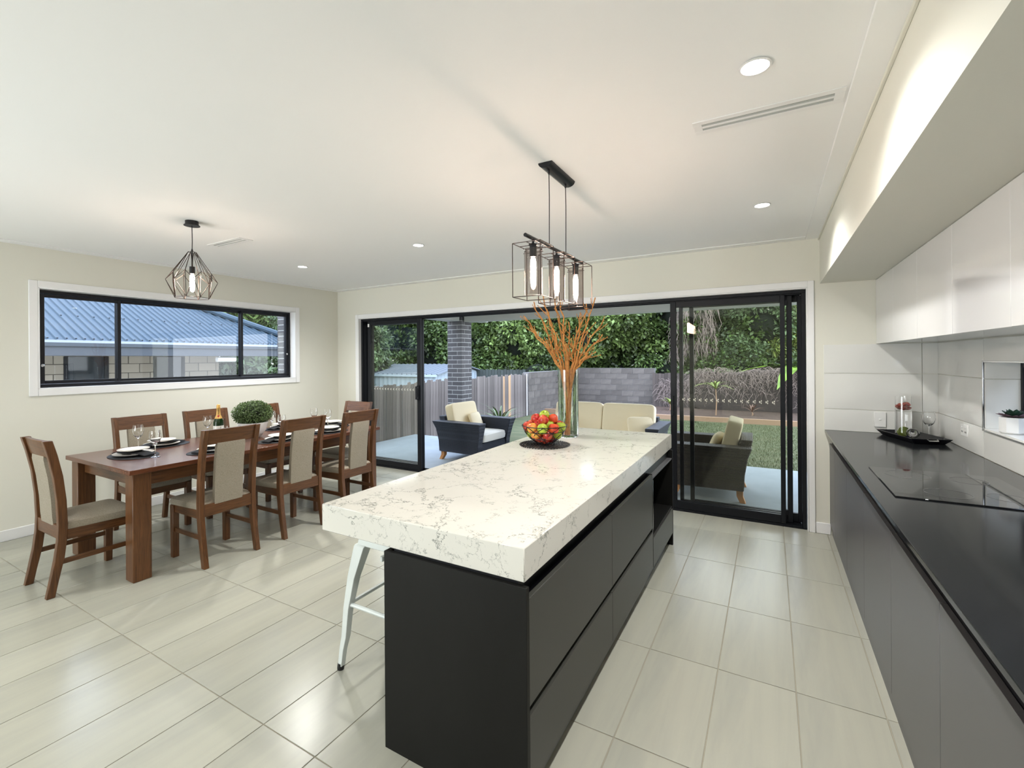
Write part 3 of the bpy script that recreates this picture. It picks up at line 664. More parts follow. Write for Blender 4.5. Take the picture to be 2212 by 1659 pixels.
# chairs
def post_poly(t=.024):
    c = [(0, 0), (.018, .10), (.042, .24), (.056, .36), (.060, .46), (.054, .62), (.038, .78), (.012, .92), (-.012, 1.02)]
    return [(y-t, z) for y, z in c]+[(y+t*(1 if z > .1 else .8), z) for y, z in c[::-1]]
def make_chair():
    t = thing('dining_chair', '', 'chair')
    for s in (-1, 1):
        x = s*.195; MB().prism(post_poly(), 'x', x-.018, x+.018).build('rear_leg', M['wz'], t, .003)
        MB().prism([(.415, 0), (.455, 0), (.462, .41), (.412, .41)], 'x', x-.022, x+.022).build('front_leg', M['wz'], t, .003)
        MB().box(x-.011, x+.011, .080, .415, .355, .420).build('side_rail', M['wy'], t, .002)
        MB().box(x-.009, x+.009, .055, .420, .200, .232).build('stretcher', M['wy'], t, .002)
    MB().box(-.176, .176, .425, .450, .355, .420).build('front_rail', M['wx'], t, .002)
    MB().box(-.178, .178, .040, .070, .365, .455).build('back_rail', M['wx'], t, .002)
    rr = []
    for k in range(7):
        x = -.178+.356*k/6; b_ = .010*(1-(2*k/6-1)**2)*-1
        rr.append([(x, b_-.021, 1.018), (x, b_+.006, 1.018), (x, b_+.034, .905), (x, b_+.006, .905)])
    MB().loft(rr, smooth=False).build('top_rail', M['wx'], t, .002)
    bp = MB()
    P = [(.050, .445), (.052, .50), (.046, .62), (.032, .76), (.012, .885), (.006, .912)]
    rr = []
    for y, z in P:
        e = .6 if z in (.445, .912) else 1
        rr.append([(-.106*(.97+.03*e), y-.016*e, z), (-.09, y-.021*e, z), (.09, y-.021*e, z), (.106*(.97+.03*e), y-.016*e, z), (.106*(.97+.03*e), y+.016*e, z), (.09, y+.024*e, z), (-.09, y+.024*e, z), (-.106*(.97+.03*e), y+.016*e, z)])
    bp.loft(rr).build('upholstered_back', M['fabric'], t)
    MB().superell((0, .262, .440), (.216, .212, .036), .18, .45, 40, 10, fn=lambda p: Vector((p.x*(1+.06*p.y/.2), p.y, p.z+(.012*(1-(p.x/.22)**2)*(1-(p.y/.22)**2) if p.z > 0 else 0)))).build('seat', M['fabric'], t)
    return t
ch0 = make_chair()
spots = [(-3.64, 2.03, PI/2, 'wooden dining chair with beige back panel, nearest of the three on the island side'),
         (-3.64, 2.665, PI/2, 'wooden dining chair with beige back panel, middle of the three on the island side'),
         (-3.60, 3.285, PI/2, 'wooden dining chair with beige back panel, farthest of the three on the island side'),
         (-5.20, 2.06, -PI/2, 'wooden dining chair on the window side, nearest, behind the two wine glasses'),
         (-5.20, 2.64, -PI/2, 'wooden dining chair on the window side, middle, behind the champagne bottle'),
         (-5.20, 3.24, -PI/2, 'wooden dining chair on the window side, farthest, mostly behind the green plant'),
         (-4.27, 1.12, 0, 'wooden dining chair at the near end of the table, seen from its side'),
         (-4.43, 4.00, PI, 'wooden dining chair at the far end of the table by the sliding doors')]
for k, (x, y, a_, lb) in enumerate(spots):
    o = ch0 if k == 0 else copytree(ch0)
    o.location = (x, y, 0); o.rotation_euler = (0, 0, a_); o['label'] = lb; o['group'] = 'dining chairs round the table'

# place settings: (mat x, y, angle of long axis)
mm = MB().lathe([(.0002, 0), (.150, 0), (.152, .002), (.150, .004), (.0002, .004)], seg=40).mesh('placemat', mat('black_woven_mat', (.014, .015, .018), .75, bump=((300, 300, 300), .6, .002)))
dp = MB().lathe([(.0002, 0), (.070, 0), (.080, .004), (.130, .016), (.132, .019), (.125, .019), (.078, .008), (.0002, .007)], seg=40).mesh('dinner_plate', M['china'])
spm = MB().lathe([(.0002, 0), (.055, 0), (.062, .003), (.102, .013), (.104, .016), (.098, .016), (.060, .007), (.0002, .006)], seg=36).mesh('side_plate', M['china'])
nk = MB(); 
rows = []
for i in range(9):
    x = -.185+.37*i/8; e = 1-.25*abs(i-4)/4; drop = -.012*max(0, abs(x)-.11)/.055
    rows.append([(x, -.055*e, drop), (x, -.02*e, drop-.001), (x, .055*e, drop), (x, .055*e, drop+.008), (x, .01*e, drop+.012), (x, -.055*e, drop+.008)])
nk.loft(rows); nkm = nk.mesh('napkin', M['linen'])
sets = [(-4.41, 1.70, 0, 'at the near end of the table'), (-4.70, 2.02, 1, 'on the window side, nearest'), (-4.03, 2.12, 1, 'on the island side, nearest'),
        (-4.70, 2.62, 1, 'on the window side, middle'), (-4.00, 2.68, 1, 'on the island side, middle'), (-4.68, 3.17, 1, 'on the window side, farthest'), (-4.00, 3.22, 1, 'on the island side, farthest'), (-4.35, 3.55, 0, 'at the far end of the table')]
for k, (x, y, o_, wh) in enumerate(sets):
    z = TZ+.0005; sc = (1.42, 1.0, 1)
    a_ = PI/2*o_+(.05 if o_ else 0)
    def put(name, me, zz, ax, ay, rz, lab, cat, grp, scale=None):
        ob = link(name, me, None, (x+ax, y+ay, zz), (0, 0, rz), scale); ob['label'] = lab+' '+wh; ob['category'] = cat; ob['group'] = grp
    put('placemat', mm, z, 0, 0, a_, 'oval black woven placemat', 'placemat', 'black placemats on the dining table', sc)
    put('dinner_plate', dp, z+.0045, 0, -.0, 0, 'large white dinner plate', 'plate', 'dinner plates on the placemats')
    put('napkin', nkm, z+.025, 0, 0, a_+.2, 'folded black napkin between the two plates', 'napkin', 'black napkins between the plates')
    put('side_plate', spm, z+.038, 0, 0, 0, 'smaller white plate on the black napkin', 'plate', 'side plates on the napkins')
wz = TZ+.001
for x, y, lb in ((-4.70, 1.845, 'wine glass with plates either side, left of the nearest pair on the dining table'), (-4.19, 1.755, 'wine glass at the near end of the dining table, right of the nearest pair'),
                 (-4.84, 2.47, 'wine glass just left of the champagne bottle'), (-4.66, 3.02, 'wine glass right of the green plant, farther of that pair'),
                 (-4.25, 2.86, 'wine glass right of the green plant, nearer of that pair'), (-4.52, 3.44, 'wine glass near the far end of the dining table, left of that pair'), (-4.24, 3.40, 'wine glass near the far end of the dining table, right of that pair')):
    wine(x, y, wz, lb, 'wine glasses on the dining table')
tb = MB().lathe([(.0002, 0), (.028, 0), (.032, .10), (.030, .12), (.0288, .12), (.0306, .10), (.027, .008), (.0002, .007)], seg=24).build('tumbler', M['glass'], loc=(-4.56, 2.475, wz)); tb['label'] = 'short clear tumbler right of the champagne bottle'; tb['category'] = 'glass'
# champagne bottle
bo_ = thing('champagne_bottle', 'dark green champagne bottle with gold foil neck on the dining table', 'bottle', (-4.655, 2.475, wz))
MB().lathe([(.0002, 0), (.040, 0), (.043, .006), (.043, .15), (.040, .17), (.024, .21), (.018, .225), (.0002, .226)], seg=28).build('bottle_body', M['bottle'], bo_)
MB().lathe([(.0245, .209), (.0185, .226), (.0155, .265), (.0145, .285), (.0165, .289), (.0165, .300), (.0150, .303), (.0155, .318), (.011, .324), (.0002, .325)], seg=28).build('gold_foil', M['gold'], bo_, label='gold foil with black lettering')
MB().lathe([(.0345, .183), (.0342, .1835), (.0245, .2095), (.0250, .2100)], seg=28, close=True).build('foil_band', M['gold'], bo_)
MB().lathe([(.0436, .045), (.0440, .046), (.0440, .120), (.0436, .121)], seg=28, close=True).build('paper_label', M['china'], bo_)
dcam = Vector((4.655, -2.475)).normalized(); ang = math.atan2(dcam.y, dcam.x)
MB().lathe([(.0002, 0), (.009, 0), (.009, .002), (.0002, .002)], seg=16).build('red_seal', M['redwax'], bo_, loc=(.0255*dcam.x, .0255*dcam.y, .213), rot=(0, math.radians(62), ang))
def text_mesh(txt, size, depth=.0003):
    cu = bpy.data.curves.new('t', 'FONT'); cu.body = txt; cu.size = size; cu.extrude = depth; cu.align_x = 'CENTER'; cu.align_y = 'CENTER'
    ob = bpy.data.objects.new('t', cu); COL.objects.link(ob); dg = bpy.context.evaluated_depsgraph_get(); dg.update()
    me = bpy.data.meshes.new_from_object(ob.evaluated_get(dg)); bpy.data.objects.remove(ob); return me
tme = text_mesh('MO\u00cbT', .021); tme.materials.clear(); tme.materials.append(M['chan'])
to = link('foil_lettering', tme, bo_)
Mx = Matrix.Rotation(ang, 4, 'Z') @ Matrix.Translation((.0188, 0, .256)) @ Matrix.Rotation(PI/2, 4, 'Z') @ Matrix.Rotation(PI/2, 4, 'X') @ Matrix.Rotation(PI/2, 4, 'Z')
to.matrix_local = Mx
# table plant
tp = thing('potted_topiary', 'round leafy green plant in a white bowl at the middle of the dining table', 'potted plant', (-4.40, 2.66, wz))
MB().lathe([(.0002, 0), (.055, 0), (.075, .012), (.115, .07), (.135, .145), (.128, .148), (.105, .075), (.0002, .06)], seg=36).build('bowl_pot', M['pot'], tp)
def leaves(blobs, n, lw, ll, seed, flat=.5, jitter=.25, shell=.75):
    r = np.random.RandomState(seed); bl = np.array(blobs, float); vol = bl[:, 3]*bl[:, 4]; idx = r.choice(len(bl), n, p=vol/vol.sum())
    d = r.normal(size=(n, 3)); d /= np.linalg.norm(d, axis=1)[:, None]; rad = shell+(1-shell)*r.rand(n)**.7+r.normal(size=n)*.04
    c = bl[idx, :3]+d*rad[:, None]*bl[idx, 3:6]
    t = d*(1-jitter)+r.normal(size=(n, 3))*jitter*1.6; t[:, 2] -= flat*.6; t /= np.linalg.norm(t, axis=1)[:, None]
    s = np.cross(t, r.normal(size=(n, 3))+np.array([0, 0, 1.5])); s /= np.linalg.norm(s, axis=1)[:, None]
    k = (.65+.7*r.rand(n))[:, None]; L_ = ll*k; Wd = lw*k
    V = np.stack([c, c+t*L_*.45+s*Wd, c+t*L_, c+t*L_*.45-s*Wd], 1).reshape(-1, 3)
    return V, n
def leaf_obj(name, V, n, m, parent=None, **props):
    me = bpy.data.meshes.new(name); me.vertices.add(len(V)); me.vertices.foreach_set('co', V.astype(np.float32).ravel()); me.loops.add(4*n); me.loops.foreach_set('vertex_index', np.arange(4*n, dtype=np.int32))
    me.polygons.add(n); me.polygons.foreach_set('loop_start', np.arange(0, 4*n, 4, dtype=np.int32)); me.polygons.foreach_set('loop_total', np.full(n, 4, np.int32)); me.materials.append(m); me.update(calc_edges=True)
    return link(name, me, parent, **props)
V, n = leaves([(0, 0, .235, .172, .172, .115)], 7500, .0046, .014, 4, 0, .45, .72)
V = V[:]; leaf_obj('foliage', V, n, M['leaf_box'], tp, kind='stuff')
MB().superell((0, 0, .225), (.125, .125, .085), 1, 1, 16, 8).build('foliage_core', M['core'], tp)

# ------------------------------------------------------------------ pendant lamps
pd = thing('pendant_lamp', 'black geometric wire cage pendant lamp over the dining table', 'pendant lamp', (-3.74, 1.81, 0))
MB().lathe([(.0002, 2.535), (.052, 2.535), (.052, 2.540), (.043, 2.541), (.043, ZC), (.0002, ZC)], seg=32).build('canopy', M['chan'], pd)
MB().tube([(0, 0, 2.538), (.002, 0, 2.48), (.001, .001, 2.42), (0, 0, 2.355)], .0028, 6).build('cord', M['chan'], pd)
MB().lathe([(.0045, 2.345), (.005, 2.235), (.018, 2.232), (.018, 2.180), (.0002, 2.180)], seg=20).lathe([(.004, 2.365), (.008, 2.345), (.0002, 2.340)], seg=12).build('socket', M['chan'], pd)
n = 8
L0 = [(.026*math.cos(2*PI*k/n), .026*math.sin(2*PI*k/n), 2.340) for k in range(n)]
L1 = [(.125*math.cos(2*PI*k/n), .125*math.sin(2*PI*k/n), 2.185) for k in range(n)]
L2 = [(.160*math.cos(2*PI*(k+.5)/n), .160*math.sin(2*PI*(k+.5)/n), 2.125) for k in range(n)]
L3 = [(.112*math.cos(2*PI*k/n), .112*math.sin(2*PI*k/n), 2.000) for k in range(n)]
cg = MB(); w = .0021
cg.tube(L0, w, 5, closed=True); cg.tube(L3, w, 5, closed=True)
for k in range(n):
    cg.tube([L0[k], L1[k]], w, 5); cg.tube([L1[k], L2[k]], w, 5); cg.tube([L1[k], L2[k-1]], w, 5); cg.tube([L2[k], L3[k]], w, 5); cg.tube([L2[k], L3[(k+1) % n]], w, 5); cg.tube([L0[k], L2[k]], w, 5); cg.tube([L1[k], L3[k]], w, 5)
cg.build('wire_cage', M['copper'], pd)
def tube_bulb(x, y, ztop, h, r, parent, power):
    o = MB().lathe([(.006, 0), (r*.8, -.012), (r, -.03), (r, -h+.03), (r*.75, -h+.008), (.004, -h), (.0002, -h)], (x, y, ztop), 20).build('glass_bulb', M['bulb'], parent)
    f_ = MB().tube([(x, y, ztop-.02), (x, y, ztop-h+.02)], .004, 6).build('filament', M['filament'], o)
    return o
tube_bulb(0, 0, 2.180, .135, .016, pd, 9)

lp = thing('linear_pendant_lamp', 'black bar pendant with three wire box cages and smoked glass cylinders above the island', 'pendant lamp', (-1.03, 2.365, 0))
pts_ = []
cn_ = MB(); rr = []
for y in (-.165, .165): rr.append([(.040*math.cos(t_), y, ZC-.030*math.sin(t_)) for t_ in [PI*k/10 for k in range(11)]])
cn_.loft(rr, smooth=False).build('canopy', M['chan'], lp, .001)
for y in (-.115, .115): MB().tube([(0, y, ZC-.028), (.002, y, 2.40), (0, y, 2.145)], .0026, 6).lathe([(.006, 0), (.007, -.02), (.003, -.028)], (0, y, ZC-.022), 10).build('cord', M['chan'], lp)
MB().tube([(0, -.395, 2.132), (0, .375, 2.132)], .0095, 12).build('bar', M['chan'], lp)
for y in (-.31, -.02, .265):
    cgb = MB(); a_ = .076; z0, z1 = 1.835, 2.100; w = .0022
    c4 = [(-a_, y-a_), (a_, y-a_), (a_, y+a_), (-a_, y+a_)]
    for k in range(4):
        p, q = c4[k], c4[(k+1) % 4]; cgb.tube([(*p, z0), (*q, z0)], w, 5); cgb.tube([(*p, z1), (*q, z1)], w, 5); cgb.tube([(*p, z0), (*p, z1)], w, 5)
    for zq in (2.085, 2.062):
        cgb.tube([(-.055, y, zq), (.055, y, zq)], .002, 5); 
    cgb.tube([(-a_, y, z1), (a_, y, z1)], w, 5); cgb.tube([(0, y-a_, z1), (0, y+a_, z1)], w, 5)
    for s in (-1, 1): cgb.superell((s*.046, y, 2.072), (.005, .005, .005), 1, 1, 8, 6)
    co = cgb.build('box_cage', M['copper'], lp)
    MB().lathe([(.0455, 2.080), (.0455, 1.850), (.0435, 1.850), (.0435, 2.080)], (0, y, 0), 32, close=True).build('glass_shade', M['smoke'], co)
    MB().lathe([(.0002, 2.124), (.006, 2.124), (.006, 2.106), (.022, 2.104), (.0225, 2.098), (.018, 2.096), (.018, 2.040), (.0002, 2.040)], (0, y, 0), 20).build('socket', M['chrome'] if False else M['black'], co)
    tube_bulb(0, y, 2.040, .150, .0145, co, 6)

# ------------------------------------------------------------------ downlights and vents
def downlight(x, y, label, power=40):
    t = thing('downlight', label, 'downlight', (x, y, ZC), 0, 'recessed downlights in the ceiling')
    MB().lathe([(.043, 0), (.052, -.002), (.054, -.005), (.046, -.007), (.042, -.003), (.042, 0)], seg=32).build('trim_ring', M['trim'], t)
    MB().lathe([(.0002, -.002), (.041, -.002), (.041, -.0035), (.0002, -.0045)], seg=32).build('lens', M['lens'], t)
    d = bpy.data.lights.new('downlight_beam', 'SPOT'); d.energy = power; d.color = (1, .985, .95); d.spot_size = math.radians(150); d.spot_blend = .85; d.shadow_soft_size = .045
    l_ = bpy.data.objects.new('downlight_beam', d); COL.objects.link(l_); l_.location = (0, 0, -.02); l_.parent = t
downlight(-.04, 1.855, 'downlight above the aisle, nearest the slot vent', 84); downlight(-.04, 3.565, 'downlight above the aisle, nearer the sliding doors', 84)
downlight(-2.77, 3.21, 'downlight between the two pendant lamps', 125); downlight(-4.50, 3.29, 'downlight nearest the window wall, past the small vent', 130)
for x, y, q in ((-.04, .15, 86), (-.04, -1.55, 60), (-2.77, .35, 30), (-4.50, .35, 30), (-2.77, -2.3, 40)): downlight(x, y, 'downlight in the ceiling behind the camera', q)
def vent(x, y, w, d, label):
    t = thing('ceiling_vent', label, 'vent', (x, y, ZC), 0, 'slot vents in the ceiling')
    a, b = w/2, d/2; e = .035
    MB().box(-a, a, -b, -b+.032, -.004, 0).box(-a, a, b-.032, b, -.004, 0).box(-a, -a+e, -b+.032, b-.032, -.004, 0).box(a-e, a, -b+.032, b-.032, -.004, 0).box(-a+e, a-e, -.008, .008, -.004, 0).build('vent_frame', M['trim'], t, .001)
    MB().box(-a+e, a-e, -b+.03, b-.03, -.0008, -.0002).build('vent_shade_sheet', mat('vent_shadow_gap', (.22, .23, .22), .9), t)  # thin grey sheet, its colour stands in for shade in the slot
    for s in (-1, 1): MB().add([(-a+e, s*.018-.004, -.001), (a-e, s*.018-.004, -.001), (a-e, s*.018+.006, -.0035), (-a+e, s*.018+.006, -.0035)], [(0, 1, 2, 3)]).build('louvre', mat('vent_blade', (.42, .44, .43), .5), t)
vent(-.015, 2.23, .56, .125, 'long white slot vent in the ceiling beside the bulkhead'); vent(-4.13, 2.30, .50, .12, 'small white slot vent in the ceiling near the wire cage pendant')

# ================================================================== outside
# patio, lawn, bed
patio = MB().box(-6.44, 4.5, YB+.20, 7.32, -.25, -.018).build('patio_slab', M['concrete'], kind='structure')
lawn = MB().box(-6.44, 9, 7.32, 13.3, -.4, -.19).build('lawn', M['lawn'], kind='structure')
r = np.random.RandomState(3); n = 42000
px_ = r.uniform(-3.2, 2.6, n); py_ = 7.34+(r.rand(n)**1.0)*5.8; hgt = r.uniform(.018, .042, n); an = r.uniform(0, 2*PI, n)
b0 = np.stack([px_, py_, np.full(n, -.192)], 1); dv = np.stack([np.cos(an), np.sin(an), np.zeros(n)], 1)*.004; tp_ = b0+np.stack([np.cos(an+1)*.012, np.sin(an+1)*.012, hgt], 1)
V = np.stack([b0-dv, b0+dv, tp_+dv*.3, tp_-dv*.3], 1).reshape(-1, 3)
go = leaf_obj('grass', V, n, M['blade'], kind='stuff', label='short green grass of the back lawn beyond the patio', category='grass')
bed = MB().box(-6.3, 9, 13.38, 16.2, -.4, -.11).build('garden_bed', M['soil'], kind='structure')
for k, (x0, x1) in enumerate(((-6.3, -3.4), (-3.395, -.9), (-.895, 1.6), (1.605, 4.2))):
    o = MB().box(x0, x1, 13.30, 13.38, -.3, -.06).build('timber_edging', M['sleeper'], bevel=.006); o['label'] = ('timber garden edging hidden behind the outdoor sofa', 'timber garden edging seen right of the sofa', 'timber garden edging seen through the right glass door', 'timber garden edging continuing past the door frame')[k]; o['category'] = 'garden edging'; o['group'] = 'timber sleepers along the garden bed'
MB().box(-30, -6.44, 3, 40, -1.5, -1.2).box(-30, -6.1, -8, 3, -1.5, -1.2).build('neighbour_ground', M['lawn'], kind='structure')
MB().box(-6.44, 12, 16.2, 40, -.5, -.2).build('ground_beyond_fence', M['soil'], kind='structure')

# alfresco roof, beams, column
MB().box(-5.38, 4.5, YB+T, 7.38, 2.46, 2.62).build('alfresco_ceiling', M['soffit'], kind='structure')
MB().box(-4.99, 4.5, 7.05, 7.30, 2.232, 2.46).build('alfresco_beam', M['soffit'], kind='structure', bevel=.004)
MB().box(-5.33, -5.05, YB+T, 6.99, 2.245, 2.46).build('alfresco_side_beam', M['soffit'], kind='structure', bevel=.004)
gut = MB().box(-5.5, 4.5, 7.38, 7.50, 2.42, 2.60).build('gutter', M['trim'], kind='structure', bevel=.01)
CXc, CYc, hc = -5.185, 7.175, .165
colm = thing('brick_column', 'grey brick column holding up the patio roof', 'column', (CXc, CYc, 0))
MB().box(-hc+.003, hc-.003, -hc+.003, hc-.003, -.25, 2.46).build('mortar_core', M['mortar'], colm)
bw_, bh_, bd = .216, .069, .100; cs = .0815
for c in range(int(2.46/cs)+1):
    z = -.02+c*cs
    if z+bh_ > 2.46: break
    for s in range(4):
        Rm = Matrix.Rotation(PI/2*s, 4, 'Z')
        long_ = c % 2 == 0
        # each side: one full brick and one header, alternating
        x0, x1 = (-hc, -hc+.222) if long_ else (-hc+.108, hc)
        if ('b', long_) not in cut:
            cut[('b', long_)] = MB().box(x0 if not long_ else x0, x1-(0 if not long_ else 0), -hc, -hc+.10, 0, bh_).mesh('brick', M['brickg'], .003)
        link('brick', cut[('b', long_)], colm, (0, 0, z), (0, 0, PI/2*s))
sp2 = MB().box(-.09, .10, -.07, .07, 0, .055).build('downpipe_outlet', M['trim'], gut, bevel=.008, loc=(-4.85, 7.45, 2.24)); MB().box(-.04, .04, -.04, .04, .05, .17).build('outlet_neck', M['trim'], gut, loc=(-4.85, 7.45, 2.26))

# own-house brick nib seen at the window edge
nib = thing('brick_nib', 'strip of grey brick wall outside the left window edge', 'brick wall', (-6.12, 4.28, 0))
MB().box(-.16, .16, -.10, .10, -1.2, 2.6).build('mortar_core', M['mortar'], nib)
for c in range(14):
    z = 1.16+c*cs; s = .0 if c % 2 else .108
    MB().box(-.17, .17, -.106, .106, z, z+bh_).build('brick', M['brickg'], nib, .003)

MB().box(XR+T, 2.0, YF, YB+T, 2.44, 2.56).build('side_sky_baffle', M['soffit'], kind='structure')  # unseen overhang added to cut sky light on the splashback window
MB().box(XR+T, 12, YF, YB+.2, -.4, -.19).build('side_path', M['concrete'], kind='structure')
sf = thing('side_sky_screen', 'grey paling screen added to block sky light outside the splashback window', 'fence', (2.5, 0, 0))  # unseen palings added to keep sky light off the window reveal
for k in range(56): link('paling', pmesh_side if k else (globals().setdefault('pmesh_side', MB().box(0, .016, 0, .095, -.25, 2.1).mesh('paling', M['pal']))), sf, ((k % 2)*.01, -.6+k*.10, 0))
for z in (.3, 1.6): MB().box(.03, .07, -.6, 5.0, z, z+.08).build('fence_rail', M['pal'], sf)
# outdoor seats (local: +Y forward, width along X)
def make_seat(name, label, cat, w, wick, loc, rz, group, pillows, n=1, fabric='cream'):
    t = thing(name, label, cat, loc, rz, group); h = w/2
    def P(y, z): return (y, z)
    for s in (-1, 1):   # flared arm
        rr = []
        for z, xo, y0, y1 in ((.13, 0, .06, .80), (.30, .005, .05, .82), (.48, .03, .02, .86), (.60, .075, -.02, .89)):
            xi = s*(h-.13); xo_ = s*(h-.02+xo); rr.append([(xi, y0, z), (xo_, y0, z), (xo_, y1, z), (xi, y1, z)])
        MB().loft(rr, smooth=False).build('arm', M[wick], t, .008)
    rr = [[(-h+.12, .02+dy, z), (h-.12, .02+dy, z), (h-.12, .14+dy, z), (-h+.12, .14+dy, z)] for z, dy in ((.13, .04), (.35, .03), (.52, -.01), (.66, -.05))]
    MB().loft(rr, smooth=False).build('wicker_back', M[wick], t, .008)
    MB().box(-h+.13, h-.13, .14, .80, .13, .29).build('wicker_base', M[wick], t, .006)
    for sx in (-1, 1):
        for y in (.10, .74):
            x = sx*(h-.09); k_ = .03*(1 if y > .5 else -1); MB().loft([sq(x+sx*.02, y+k_, 0, .028, .028), sq(x, y, .07, .032, .032), sq(x, y, .135, .034, .034)], smooth=False).build('leg', M['teak'], t, .004)
    cw_ = (w-.28)/n
    for k in range(n):
        xc = -h+.14+cw_*(k+.5)
        MB().superell((xc, .49, .36), (cw_/2-.004, .345, .075), .15, .35, 36, 10).build('seat_cushion', M['creamw'], t)
        MB().superell((xc, .19, .63), (cw_/2-.002, .080, .225), .16, .20, 48, 16, rot=Matrix.Rotation(math.radians(-14), 3, 'X').inverted()).build('back_cushion', M['cream'], t)
    for (px2, ang_) in pillows:
        MB().superell((px2, .36, .53), (.19, .065, .16), .55, .55, 24, 12, rot=(Matrix.Rotation(ang_, 3, 'Z') @ Matrix.Rotation(math.radians(22), 3, 'X')), fn=lambda p: Vector((p.x*(1+.25*abs(p.z/.16)**2*.6), p.y*(1-.5*abs(p.x/.19)**2), p.z*(1+.25*abs(p.x/.19)**2*.6)))).build('throw_pillow', M['cream'], t)
    return t
make_seat('wicker_armchair', 'dark wicker armchair with cream cushions on the patio beside the brick column', 'armchair', .90, 'wick', (-4.52, 6.08, -.018), -PI/2-.06, 'outdoor wicker seats', [(-.14, .25)])
make_seat('wicker_armchair', 'brown wicker armchair seen through the right glass door', 'armchair', .84, 'wickb', (-.20, 5.80, -.018), PI/2+.03, 'outdoor wicker seats', [(-.05, -.1)])
make_seat('wicker_sofa', 'dark wicker sofa with cream cushions behind the island', 'sofa', 1.86, 'wick', (-2.27, 7.12, -.018), PI, 'outdoor wicker seats', [(.62, -.5), (-.62, .5)], 2)

# paling fence
pf = thing('paling_fence', 'weathered grey timber paling fence left of the patio', 'fence', (-6.5, 5.0, 0))
y = 0; k = 0; R_ = random.Random(5); pmesh = {}
while y < 7.40:
    w_ = R_.choice((.075, .088, .10)); hg = round(.97+.10*min(1, y/3)+(-.05 if 3.9 < y < 4.3 else 0)+R_.choice((-.02, 0, .02, .03)), 2); new = R_.random() < .035
    key = (w_, hg, new)
    if key not in pmesh: pmesh[key] = MB().prism([(0, -.25), (w_-.006, -.25), (w_-.006, hg-.01), (w_*.5, hg), (0, hg-.012)], 'x', 0, .014).mesh('paling', M['palnew'] if new else M['pal'])
    o = link('paling', pmesh[key], pf, (R_.choice((0, .004, .012)), y, 0), (0, 0, R_.uniform(-.05, .05)))
    if new: o['label'] = 'pale new timber paling'
    y += w_; k += 1
for yy in (1.3, 3.2, 5.6, 7.38): MB().box(-.07, .0, yy, yy+.09, -.3, 1.03).build('fence_post', M['pal'], pf, .004)
for z in (.15, .75): MB().box(-.05, -.005, 0, 7.4, z, z+.07).build('fence_rail', M['pal'], pf)
stake = MB().tube([(0, 0, -.3), (0, 0, 1.07)], .016, 8).build('white_pole', M['trim'], loc=(-6.44, 12.36, 0)); stake['label'] = 'thin white pole where the paling fence meets the block wall'; stake['category'] = 'pole'
# dark picket fence behind
bf = thing('dark_fence', 'dark painted fence behind the paling fence', 'fence', (-9.75, 13.2, 0))
for k in range(24):
    link('paling', pmesh.setdefault('dk', MB().box(0, .105, 0, .016, -1.2, 1.17).mesh('paling', mat('dark_green_paling', (.045, .055, .05), .8, var=.2))), bf, (k*.118, k*.0, (k % 2)*.02))
MB().box(0, 2.8, .02, .06, .7, .8).build('fence_rail', M['black'], bf)

# block walls
def block_wall(name, label, x0, x1, ztop, n_c, loc, rz, bl=.40, bh2=.20, z0=-.25):
    t = thing(name, label, 'wall', loc, rz)
    MB().box(x0, x1, .010, .19, z0, ztop-.006).build('mortar_core', M['blockm'], t)
    ms = {}
    c = 0; z = ztop-bh2
    while z > z0-.1:
        x = x0-(0 if c % 2 else bl/2)
        while x < x1:
            a0, a1 = max(x, x0)+.005, min(x+bl, x1)-.005
            if a1-a0 > .04:
                w_ = round(a1-a0, 3)
                if w_ not in ms: ms[w_] = MB().box(0, w_, 0, .18, 0, bh2-.010).mesh('block', M['block'], .004)
                link('block', ms[w_], t, (a0, R_.uniform(-.003, .003), z))
            x += bl
        z -= bh2; c += 1
    return t
block_wall('block_wall', 'low grey concrete block wall running back from the paling fence', 0, 3.85, 1.12, 7, (-6.45, 12.50, 0), PI/2)
block_wall('block_wall', 'grey concrete block wall facing the patio behind the sofa', 0, 2.95, 1.18, 7, (-6.45, 16.3, 0), 0)
# back fence covered in dry vine
vf = thing('vine_fence', 'timber fence smothered in dry tangled vine at the back of the lawn', 'fence', (-3.5, 16.0, 0))
for k in range(72): link('paling', pmesh.setdefault('vf', MB().box(0, .094, 0, .016, -.3, 1.02).mesh('paling', mat('brown_paling', (.085, .07, .062), .9, var=.3))), vf, (k*.10, 0, R_.uniform(-.02, .02)))
MB().box(0, 7.2, .02, .07, .6, .7).build('fence_rail', M['pal'], vf)
vn = MB(); vr = random.Random(11)
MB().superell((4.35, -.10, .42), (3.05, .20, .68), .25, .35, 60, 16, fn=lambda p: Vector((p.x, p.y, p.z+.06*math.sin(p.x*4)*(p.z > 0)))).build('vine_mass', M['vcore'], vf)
for k in range(3400):
    x = vr.uniform(1.2, 7.3) if k > 500 else vr.uniform(.2, 1.5); z = 1.16-abs(vr.gauss(0, .35))+.05*math.sin(x*4) if k > 500 else vr.uniform(.1, .8)
    y0 = -.22-vr.random()*.14 if k > 500 else -.05; a_ = vr.uniform(-1, 1); p = Vector((x, y0, z)); P = [p]; dr = Vector((a_*.6, vr.uniform(-.2, .15), vr.uniform(-.2, .6)))
    for q in range(4):
        P.append(P[-1]+dr*.085*vr.uniform(.7, 1.3)); dr = dr+Vector((vr.uniform(-.35, .35), vr.uniform(-.2, .1), -.42))
    vn.tube(P, [.0055, .005, .0045, .004, .003], 3, smooth=False)
vn.build('dry_vine', M['twig'], vf, kind='stuff')

